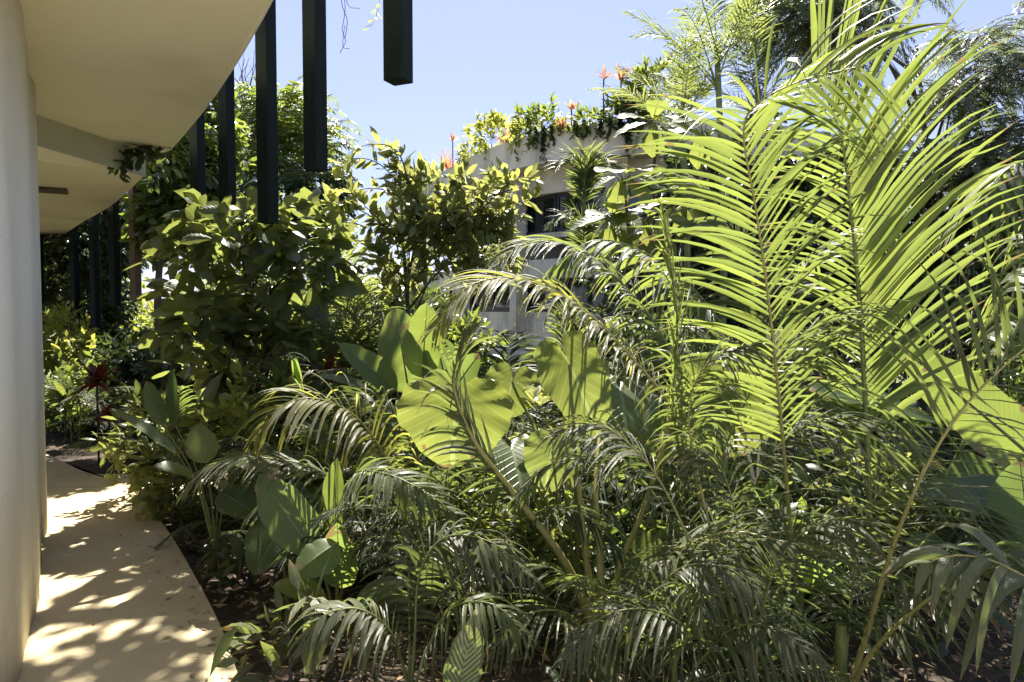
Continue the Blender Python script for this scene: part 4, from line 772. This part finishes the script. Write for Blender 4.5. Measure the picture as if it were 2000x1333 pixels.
# feathery tree top right
ft = [bl(1560, 30, 8.6, 70, 60, w=.17), bl(1640, 60, 8.6, 60, 60, w=.15), bl(1500, 0, 8.8, 50, 40, w=.08), bl(1720, -30, 9, 70, 60, w=.12), bl(1600, -90, 9, 90, 50, w=.12), bl(1950, 150, 8.8, 60, 60, w=.14), bl(1970, 260, 8.8, 60, 50, w=.14), bl(1900, 330, 9, 60, 40, w=.1), bl(2040, 60, 8.8, 60, 60, w=.08), bl(1800, 300, 9.4, 60, 60, w=.1), bl(1860, 190, 9.2, 50, 60, w=.12), bl(1900, 90, 9.2, 50, 40, w=.09), bl(1990, 330, 8.8, 60, 60, w=.12)]
pinnate_tree('big feathery leaved tree overhanging the top right corner', G(P(1850, 850, 9.4)), ft, 620, .80, .12, .022, 'fern', seed=41, trunk=.07, nl=26, g=.8, up_el=10, leader=P(1790, 90, 9.6), hang=.5)
# dark trees closing the right side
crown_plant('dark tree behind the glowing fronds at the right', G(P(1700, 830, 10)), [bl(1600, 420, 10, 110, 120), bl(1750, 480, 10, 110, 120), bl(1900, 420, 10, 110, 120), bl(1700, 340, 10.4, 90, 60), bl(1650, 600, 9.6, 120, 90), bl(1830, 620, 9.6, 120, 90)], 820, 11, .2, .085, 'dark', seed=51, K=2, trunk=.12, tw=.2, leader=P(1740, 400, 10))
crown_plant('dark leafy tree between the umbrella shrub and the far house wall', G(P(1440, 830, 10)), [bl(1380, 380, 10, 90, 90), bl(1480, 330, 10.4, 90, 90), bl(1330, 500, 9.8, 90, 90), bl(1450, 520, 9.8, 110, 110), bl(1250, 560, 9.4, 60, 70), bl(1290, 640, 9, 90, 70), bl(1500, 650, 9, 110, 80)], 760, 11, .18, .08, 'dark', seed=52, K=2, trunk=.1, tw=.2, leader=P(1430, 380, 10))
crown_plant('dark tree at the far right edge beneath the feathery branches', G(P(2050, 830, 9)), [bl(2020, 420, 9, 80, 90), bl(2080, 560, 9, 90, 90), bl(1960, 560, 9.2, 70, 60), bl(2020, 680, 8.6, 110, 80)], 420, 11, .18, .08, 'tree', seed=53, K=2, trunk=.1, tw=.2, leader=P(2040, 420, 9))
# bamboo
bt = thing('bamboo_clump', G(P(1930, 860, 6.6)), 'thicket of thin dark bamboo canes at the right', 'bamboo'); o = tuple(bt.location); rr = np.random.RandomState(61)
lv = MB()
for k in range(46):
    b0 = np.array(o) + [rr.uniform(-.75, .75), rr.uniform(-.4, .4), -.05]; hh = rr.uniform(1.3, 2.6); tip = b0 + [rr.normal(0, .15), rr.normal(0, .1), hh]
    c = catmull([b0, (b0 + tip) / 2 + [rr.normal(0, .03), 0, 0], tip], 12); s_ = MB(); tube(s_, c, np.linspace(.012, .004, 12), 5); s_.build('cane', M['darkstem'], bt, o)
    i = rr.randint(3, 12, 22); D = rr.normal(0, 1, (22, 3)) * [1, 1, .5]
    leaves(lv, c[i], D, np.cross(D, [0, 0, 1.]), rr.uniform(.10, .2, 22), .016, .9, 3, 'lance', .2, 0, rr)
lv.build('foliage', M['tree'], bt, o)

# ================================================================== roof garden on the far house
def rosette(label, base, n, L, W, matn, seed, name='bromeliad', el=(25, 85), group=None, stemh=0, cat='plant', g=.5):
    rng = np.random.RandomState(seed); t = thing(name, base, label, cat, group); o = tuple(base); top = np.array(base, float) + [0, 0, stemh]
    az = rng.uniform(0, 6.28, n); e = np.radians(rng.uniform(*el, n)); D = np.stack([np.cos(az) * np.cos(e), np.sin(az) * np.cos(e), np.sin(e)], -1)
    a = MB(); leaves(a, top + rng.normal(0, .01, (n, 3)), D, np.cross(D, [0, 0, 1.]), L * rng.uniform(.65, 1.1, n), W, g, 5, 'lance', .3, 0, rng); a.build('leaves', M[matn], t, o)
    if stemh: s_ = MB(); tube(s_, catmull([np.array(base) - [0, 0, .05], top], 8), .012, 6); s_.build('stem', M['darkstem'], t, o)
    return t
def on_par(px, off=.0, z=4.6):
    best = None
    for i in range(len(pc) - 1):
        for f in (0, .5):
            q = pc[i] * (1 - f) + pc[i + 1] * f; s = q[0] / q[1]; e = abs(s - (px - 1000) / FPX)
            if best is None or e < best[0]: best = (e, i, q)
    q = best[2] + offs(pc, 1)[best[1]] * off - pc[best[1]] * off; return np.array([q[0], q[1], z])
for (px, sd_, L_, m_, lab) in ((868, 1, .6, 'orange', 'big red orange bromeliad at the left end of the planted parapet'), (1090, 3, .34, 'orange', 'small orange bromeliad rising from the creeper in the middle of the parapet'),
        (984, 5, .38, 'orange', 'pinkish bromeliad just right of the tallest green parapet bush'), (1262, 7, .4, 'orange', 'orange bromeliad by the airy palms at the right end of the parapet')):
    rosette(lab, on_par(px, .1, 4.62), 24, L_ * .9, .045, 'flower' if px != 868 else m_, sd_)
for (px, sh, sd_, lab) in ((1170, .75, 11, 'single orange flower spike on a thin stem above the parapet'), (1205, .7, 12, 'orange flower cluster on tall stems near the right of the parapet'), (1108, .35, 13, 'short salmon flower spike above the parapet creeper'), (878, .6, 14, 'red flower spike standing over the leftmost bromeliad')):
    rosette(lab, on_par(px, .1, 4.6), 10 if sd_ != 12 else 18, .24 if sd_ != 12 else .34, .045, 'flower', sd_, 'flower_spike', (35, 88), None, sh, 'flower')
for (px, lab, rx, rz, nn, m_, dz) in ((948, 'upright green bush tallest on the left half of the parapet', .30, .34, 60, 'lime', .1), (915, 'small yellowish bush where the parapet starts to bend', .22, .26, 36, 'lime', .05), (1045, 'green bush sprouting beside the hanging creeper', .34, .25, 56, 'tree', .05), (1012, 'little green bush between two bromeliads on the parapet', .2, .2, 34, 'lime', 0), (1135, 'low leafy bush near the flower stems on the parapet', .35, .14, 50, 'tree', 0), (1205, 'dark bush below the tallest orange flowers on the parapet', .34, .22, 60, 'dark', 0), (1290, 'large round dark bush at the right end of the parapet', .6, .5, 140, 'tree', .2), (820, 'green bush at the far left of the parapet above the rambling shrub', .5, .22, 80, 'oval', 0)):
    q = on_par(px, .12, 4.6); crown_plant(lab, q, [(q + [0, 0, rz * .5 + dz], rx, .25, rz, 1)], nn, 8, .17, .05, m_, name='roof_bush', cat='bush', seed=px, trunk=.012, K=3, part='foliage', g=.4)
for (px, w_, h_, lab) in ((1060, .35, .75, 'thick dark creeper hanging down the middle of the fascia'), (1165, .75, .40, 'wide creeper curtain over the right part of the fascia'), (1010, .04, .5, 'thin creeper strand dropping down the fascia'), (900, .2, .26, 'small creeper tuft over the left part of the fascia'), (1110, .5, .16, 'shallow creeper fringe along the top of the fascia'), (1240, .6, .7, 'heavy creeper hanging at the right end of the fascia')):
    q = on_par(px, -.05, 4.64); rr = np.random.RandomState(px); t = thing('creeper', q, lab, 'creeper'); o = tuple(q); a, s_ = MB(), MB()
    for k in range(max(2, int(w_ * 46))):
        x0 = rr.uniform(-w_ / 2, w_ / 2); pp = on_par(px + x0 / q[1] * FPX, -.04, 4.64); hl = h_ * rr.uniform(.2, 1) * (1 - .6 * abs(x0) / (w_ / 2 + .01))
        s0_ = [pp + [0, .12, .03], pp + [0, -.02, .02], pp + [rr.normal(0, .03), -.03, -hl * .5], pp + [rr.normal(0, .05), -.02, -hl]]
        vine_spray(a, s_, s0_, int(8 + hl * 60), .065, .04, rr, r=.003, K=2)
    a.build('foliage', M['dark' if px != 1110 else 'lime'], t, o); s_.build('stem', M['darkstem'], t, o)

# dangling tendrils near the slats
tb = MB(); t = thing('dry_tendril', P(672, -40, 4.6), 'thin bare tendrils dangling against the sky between two slats', 'tendril'); o = tuple(t.location)
for q in ([(660, -560, 4.2), (672, -40, 4.6), (674, 20, 4.6), (668, 60, 4.6), (676, 80, 4.6), (664, 104, 4.6)], [(672, -40, 4.6), (680, 10, 4.6), (704, 17, 4.6)], [(673, 50, 4.6), (670, 90, 4.6), (683, 96, 4.6)], [(665, -30, 4.6), (668, 10, 4.6), (678, 40, 4.6), (674, 75, 4.6)]):
    tube(tb, catmull(px_curve(q), 24), .0022, 4)
tb.build('stem', M['bark'], t, o)
a, s_ = MB(), MB(); t = thing('hanging_vine', P(742, -30, 3.9), 'short leafy vine tip hanging from above beside the rightmost slat', 'vine'); o = tuple(t.location); rr = np.random.RandomState(77)
vine_spray(a, s_, px_curve([(750, -480, 3.5), (748, -120, 3.8), (742, -10, 3.9), (736, 30, 3.9), (722, 56, 3.9)]), 90, .045, .02, rr, r=.003, K=2)
a.build('foliage', M['lime'], t, o); s_.build('stem', M['darkstem'], t, o)

# ================================================================== hedge line and middle ground
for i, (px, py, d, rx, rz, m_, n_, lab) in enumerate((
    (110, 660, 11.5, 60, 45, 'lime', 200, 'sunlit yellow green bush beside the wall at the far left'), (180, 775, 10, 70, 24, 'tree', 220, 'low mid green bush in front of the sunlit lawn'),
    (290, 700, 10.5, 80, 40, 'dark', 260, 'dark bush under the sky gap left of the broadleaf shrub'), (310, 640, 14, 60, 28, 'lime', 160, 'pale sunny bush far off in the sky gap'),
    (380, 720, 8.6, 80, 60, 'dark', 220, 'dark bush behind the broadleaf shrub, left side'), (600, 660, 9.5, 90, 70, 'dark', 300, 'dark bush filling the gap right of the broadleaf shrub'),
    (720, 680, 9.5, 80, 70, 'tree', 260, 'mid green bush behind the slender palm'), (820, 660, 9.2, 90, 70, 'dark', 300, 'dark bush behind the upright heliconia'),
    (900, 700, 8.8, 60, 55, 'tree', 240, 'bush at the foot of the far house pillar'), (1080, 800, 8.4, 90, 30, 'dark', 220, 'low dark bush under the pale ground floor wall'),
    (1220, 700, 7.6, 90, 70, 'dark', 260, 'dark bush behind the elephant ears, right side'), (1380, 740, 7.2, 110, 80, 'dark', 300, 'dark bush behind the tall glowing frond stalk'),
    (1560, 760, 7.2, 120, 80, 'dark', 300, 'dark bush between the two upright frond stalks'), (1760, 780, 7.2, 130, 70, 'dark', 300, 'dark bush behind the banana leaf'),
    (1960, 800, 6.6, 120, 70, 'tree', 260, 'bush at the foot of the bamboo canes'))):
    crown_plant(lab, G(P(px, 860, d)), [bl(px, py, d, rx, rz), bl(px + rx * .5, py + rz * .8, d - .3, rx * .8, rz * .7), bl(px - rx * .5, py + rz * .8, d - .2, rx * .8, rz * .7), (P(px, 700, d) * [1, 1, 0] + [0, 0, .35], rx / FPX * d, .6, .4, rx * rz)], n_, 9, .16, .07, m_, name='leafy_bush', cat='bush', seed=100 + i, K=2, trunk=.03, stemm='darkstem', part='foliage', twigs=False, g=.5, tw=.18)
for i, (x, y, h, m_, lab) in enumerate(((6.4, 6.2, 1.0, 'tree', 'green bush beyond the right edge, nearest'), (7.5, 8.6, 1.4, 'dark', 'dark bush beyond the right edge, behind the nearest one'), (9.5, 7.0, 1.2, 'tree', 'bush far out to the right of the garden'), (5.3, 4.2, .7, 'dark', 'low dark bush beyond the lower right edge'))):
    b_ = np.array([x, y, 0.]); crown_plant(lab, b_, [(b_ + [0, 0, h * .6], h * .9, h * .8, h * .5, 1), (b_ + [h * .6, .3, h * .35], h * .7, h * .6, h * .35, .6)], 180, 9, .16, .07, m_, name='leafy_bush', cat='bush', seed=160 + i, K=2, trunk=.03, stemm='darkstem', part='foliage', twigs=False, g=.5, tw=.18)
crown_plant('dense tree standing beyond the right edge of the garden', np.array([9., 11.5, 0]), [(np.array([9., 11.5, 3.2]), 2.2, 1.8, 1.3, 1), (np.array([7.8, 11.2, 2.2]), 1.4, 1.3, 1.1, .6)], 420, 10, .22, .1, 'tree', seed=171, K=2, trunk=.14, tw=.25)
crown_plant('large tree beyond the far left lawn', G(P(60, 700, 24)), [bl(80, 500, 24, 90, 80), bl(180, 520, 24, 70, 60), bl(20, 480, 24, 90, 90)], 500, 10, .3, .14, 'tree', seed=201, K=2, trunk=.25, tw=.4)
for i, (px, d, lab) in enumerate(((330, 30, 'distant low tree under the sky gap'), (500, 28, 'distant tree behind the broadleaf shrub'), (680, 27, 'distant tree behind the slender palm'), (800, 26, 'distant tree left of the far house'), (200, 32, 'distant low tree at the end of the lawn'))):
    hh = {330: 622, 500: 540, 680: 560, 800: 560, 200: 590}[px]
    crown_plant(lab, G(P(px, 680, d)), [bl(px, hh + 20, d, 70, 26), bl(px + 50, hh + 30, d, 50, 22), bl(px - 50, hh + 32, d, 50, 22)], 260, 9, .34, .16, 'tree', seed=210 + i, K=2, trunk=.15, tw=.4, twigs=False)

# ================================================================== low palms and ti plants of the understorey
def clump_proto(seed, n, L, LL, W, label, matn, el=(35, 80), stems=0, g=1.1, nl=30):
    rng = np.random.RandomState(seed); t = thing('understorey_palm', (0, 0, 0), label, 'palm', None)
    for k in range(n):
        h = rng.uniform(0, stems) if stems else 0; b0 = np.array([rng.normal(0, .05), rng.normal(0, .05), h])
        c = arch(b0, k * 137.5 + rng.uniform(-15, 15), rng.uniform(*el), L * rng.uniform(.75, 1.15), g=g * rng.uniform(.7, 1.3)); a, r = MB(), MB()
        frond(a, r, c, n=nl, L0=LL, W=W, g=.9, a0=58, a1=25, vee=10, s0=.3, K=4, seed=rng.randint(1e6), r0=.007)
        f_ = a.build('frond', M[matn], t); r.build('rachis', M['stem'], f_)
    if stems:
        for k in range(4): s_ = MB(); x = rng.normal(0, .04, 2); tube(s_, catmull([(x[0], x[1], -.1), (x[0] * 1.6, x[1] * 1.6, stems)], 8), .009, 6); s_.build('stem', M['stem'], t)
    return t
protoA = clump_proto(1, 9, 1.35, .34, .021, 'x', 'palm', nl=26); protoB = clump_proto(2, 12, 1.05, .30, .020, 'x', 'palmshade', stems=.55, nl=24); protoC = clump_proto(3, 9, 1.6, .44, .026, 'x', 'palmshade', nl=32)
under = [  # x, depth, scale, rot, proto, label
    (760, 3.9, .75, 0, 1, 'low fine leaved palm just left of the coconut palm base'), (850, 3.8, .8, 60, 1, 'small fine leaved palm beside the nearest heliconia'), (930, 3.5, .85, 120, 1, 'small palm tucked under the leaning coconut stalk'),
    
    (1290, 3.0, .8, 330, 0, 'dark low palm touching the coconut palm base on its right'), (1400, 3.3, .85, 45, 0, 'low palm at the bottom between coconut palm and yellow stems'), (1540, 3.1, .55, 170, 1, 'short palm at the foot of the yellow stems'),
    (900, 4.6, .9, 10, 0, 'palm in the shade below the widest lime leaf'), (1010, 4.9, .9, 75, 2, 'shaded palm between the elephant ear stems'), (1100, 5.4, .9, 140, 0, 'palm in deep shade behind the elephant ear'),
    (1250, 5.2, .9, 220, 2, 'shaded palm right of the elephant ear stems'), (1350, 4.9, .85, 300, 0, 'palm half hidden by the arching yellow frond base'), (1480, 5.0, .95, 20, 2, 'shaded palm between the two tall upright stalks'),
    (1600, 4.9, .9, 100, 0, 'palm in the shade behind the second upright stalk'), (1740, 4.6, .95, 190, 2, 'palm left of the banana plant stems'), (1850, 4.7, .8, 250, 0, 'palm in front of the bamboo thicket'),
    (1950, 4.4, .8, 310, 2, 'palm below the banana leaf at the right edge'), (1620, 5.8, 1.0, 50, 2, 'farther shaded palm behind the right hand stalks'), (620, 5.2, .85, 15, 1, 'low palm at the foot of the broadleaf shrub'),
    (540, 5.0, .7, 85, 0, 'low palm right of the pale oval leaf'), (700, 5.2, .85, 155, 0, 'low palm below the pale heliconia leaf'), (760, 5.9, 1.0, 215, 2, 'shaded palm left of the upright heliconia'),
    (470, 5.6, .7, 280, 1, 'low palm under the broadleaf shrub near the path bend'), (610, 4.3, .6, 340, 1, 'small palm behind the nearest heliconia'), (1150, 6.4, 1.1, 35, 2, 'palm below the ground floor wall of the far house'),
    (950, 6.3, 1.1, 95, 2, 'palm at the foot of the rambling shrub'), (1320, 6.3, 1.0, 165, 2, 'palm at the foot of the umbrella shrub'), (350, 7.6, .9, 235, 0, 'low palm beyond the bend of the path'),
    (150, 9.0, .8, 295, 1, 'low palm where the path turns behind the wall'), (240, 8.6, .7, 5, 1, 'small palm behind the dark red ti plant'), (1780, 3.5, .6, 65, 1, 'short palm in front of the banana plant'),
    ]
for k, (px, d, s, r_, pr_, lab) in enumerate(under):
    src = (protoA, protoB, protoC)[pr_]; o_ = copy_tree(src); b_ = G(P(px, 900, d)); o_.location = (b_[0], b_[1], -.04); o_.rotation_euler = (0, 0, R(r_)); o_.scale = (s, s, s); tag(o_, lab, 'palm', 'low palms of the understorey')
def drop(o):
    for ch in list(o.children): drop(ch)
    bpy.data.objects.remove(o)
for p_ in (protoA, protoB, protoC): drop(p_)

for (px, d, sh, L_, m_, n_, lab, sd_) in ((193, 7.6, .85, .34, 'red', 26, 'dark red ti plant on a thin stalk beyond the path bend', 1), (215, 7.5, .45, .3, 'red', 22, 'lower dark red ti plant head beside the taller one', 2), (590, 5.6, .75, .6, 'paddle', 24, 'dark strap leaved plant in the shade right of the broadleaf shrub', 3),
        (550, 5.9, .9, .5, 'paddle', 22, 'dark strap leaved plant under the broadleaf shrub', 4), (635, 6.2, 1.05, .3, 'red', 18, 'small red leaved ti plant glowing in the middle left shade', 5), (300, 5.9, .35, .3, 'broad', 30, 'dark rosette plant on the inside of the path bend', 6),
        (1250, 3.6, .2, .45, 'paddle', 16, 'dark rosette behind the coconut palm base', 7), (1480, 2.95, .12, .5, 'paddle', 20, 'dark strap leaved plant at the bottom right of centre', 8), (1570, 3.4, .2, .5, 'paddle', 20, 'dark strap leaved plant behind the yellow stems', 9), (1850, 3.4, .3, .5, 'paddle', 18, 'dark strap leaved plant under the banana leaves', 10),
        (130, 8.8, .5, .4, 'broad', 30, 'dark broad rosette close to the wall edge', 11), (980, 3.7, .3, .3, 'lime', 20, 'little lime rosette under the elephant ear', 12)):
    b_ = G(P(px, 900, d)); rosette(lab, b_, n_, L_, .07 if m_ != 'broad' else .11, m_, sd_ + 300, 'ti_plant' if m_ == 'red' else 'strap_leaf_plant', (0, 80), None, sh, 'plant', .9)

def small_bush(lab, px, d, h, rx, n_, L_, W_, m_, sd_, shape='oval'):
    b_ = G(P(px, 900, d)); crown_plant(lab, b_, [(b_ + [0, 0, h * .6], rx, rx, h * .45, 1), (b_ + [rx * .5, 0, h * .35], rx * .7, rx * .6, h * .3, .5)], n_, 8, L_, W_, m_, name='small_bush', cat='bush', seed=sd_, K=3, trunk=.012, stemm='darkstem', part='foliage', shape=shape, g=.6)
small_bush('dark leafy bush on the sandy corner of the path', 300, 6.1, .75, .28, 90, .12, .045, 'broad', 401)
small_bush('yellow green bush in front of the pale oval leaf', 340, 5.6, .6, .2, 50, .12, .05, 'oval', 402)
small_bush('wilting pale leaved seedling at the bottom right of the path', 560, 2.95, .42, .10, 8, .20, .055, 'palmdark', 403, 'lance')
small_bush('sparse dark seedling on the soil under the long paddle leaves', 480, 4.3, .6, .14, 9, .16, .06, 'broad', 404)
small_bush('bush with light oval leaves left of the drooping yellow frond', 470, 5.6, 1.0, .3, 60, .13, .06, 'lime', 405)
small_bush('leafy bush in the shade beneath the white drooping frond', 690, 4.5, .7, .35, 110, .13, .05, 'tree', 406)
small_bush('fine leaved bush in the shade in front of the palm stalks', 1000, 3.9, .6, .4, 130, .10, .04, 'tree', 407)
small_bush('fine leaved bush in the shade beside the second elephant ear', 1430, 4.0, .7, .45, 130, .11, .045, 'tree', 408)
small_bush('bush with yellow tinged leaves between the lime leaves', 1040, 3.7, 1.05, .16, 46, .11, .045, 'oval', 409)
small_bush('bush with small leaves in the sun behind the corner palm', 1700, 3.9, .8, .3, 100, .10, .04, 'oval', 410)

# ================================================================== ground cover and leaf litter
rr = np.random.RandomState(71); n = 15000
xy = np.c_[rr.uniform(-6.5, 6.5, n), rr.uniform(2.2, 11.5, n)]
def off_path(xy, mg=.12):
    ok = np.ones(len(xy), bool); ys_ = rc[:, 1]; order = np.argsort(ys_); xr = np.interp(xy[:, 1], ys_[order], rc[order, 0]); ok &= (xy[:, 0] > xr + mg) | (xy[:, 1] > rc[:, 1].max() + .75); 
    br = (xy[:, 1] > 6.3) & (xy[:, 1] < 7.6) & (xy[:, 0] < -2.2); ok &= ~br
    ok &= ~((xy[:, 1] > 7.3) & (xy[:, 0] < -4.2 - (xy[:, 1] - 7.2) * .2) & (xy[:, 1] < 9)); return ok
k = off_path(xy) & ((xy[:, 1] > 4.2) | (rr.uniform(0, 1, n) < .12)); xy = xy[k]; n = len(xy); a = MB(); az = rr.uniform(0, 6.28, n); e = rr.uniform(.2, 1.3, n)
D = np.stack([np.cos(az) * np.cos(e), np.sin(az) * np.cos(e), np.sin(e)], -1)
leaves(a, np.c_[xy, rr.uniform(-.02, .10, n)], D, np.cross(D, [0, 0, 1.]), rr.uniform(.10, .34, n) * np.clip(xy[:, 1] / 5, .6, 1.4), rr.uniform(.02, .07, n), .9, 4, 'oval', .25, 0, rr)
tag(a.build('ground_cover', M['dark']), 'low dark ground cover leaves between the palms', 'ground cover', kind='stuff')
n = 9000; xy = np.c_[rr.uniform(-3, 5, n), rr.uniform(2.0, 7, n)]; xy = xy[off_path(xy, .02)]; n = len(xy); D = rr.normal(0, 1, (n, 3)) * [1, 1, .25]
a = MB(); leaves(a, np.c_[xy, rr.uniform(-.035, .01, n)], D, rr.normal(0, 1, (n, 3)) * [1, 1, .4], rr.uniform(.02, .09, n), rr.uniform(.008, .03, n), .2, 2, 'oval', .3, 0, rr)
tag(a.build('leaf_litter', M['dry']), 'dry brown leaves and bark chips on the soil', 'leaf litter', kind='stuff')

# vine on the pergola above the picture: it dapples the near end of the path
rr = np.random.RandomState(91); t = thing('climbing_vine', (-3.1, 7.3, 5.7), 'leafy climbing vine spread over the pergola rafters above the slats', 'vine'); o = tuple(t.location); a, s_ = MB(), MB()
for k in range(58):
    y0 = rr.uniform(7.25, 8.9); x0 = rr.uniform(-2.35, -1.15) ; zz = .4343 * y0 + 1.6 + .34
    zz = max(zz, 5.66); p0 = np.array([x0, y0, zz]); d = unit(np.array([rr.normal(), rr.normal() * .8, .05])) * rr.uniform(.3, .6)
    vine_spray(a, s_, [p0 - d, p0 + [0, 0, rr.uniform(0, .1)], p0 + d], 22, .17, .085, rr, r=.006, K=3)
a.build('foliage', M['tree'], t, o); s_.build('stem', M['darkstem'], t, o)

rr = np.random.RandomState(95); n = 130; yy = rr.uniform(2.6, 7.0, n); od = np.argsort(rc[:, 1]); xe = np.interp(yy, rc[od, 1], rc[od, 0]); xx = xe - .03 - rr.exponential(.16, n); D = rr.normal(0, 1, (n, 3)) * [1, 1, .08]
a = MB(); leaves(a, np.c_[xx, yy, np.full(n, .008)], D, rr.normal(0, 1, (n, 3)) * [1, 1, .1], rr.uniform(.015, .07, n), rr.uniform(.006, .025, n), .05, 2, 'oval', .25, 0, rr)
tag(a.build('fallen_leaves', M['dry']), 'small dry leaves and crumbs scattered along the path edge', 'leaf litter', kind='stuff')
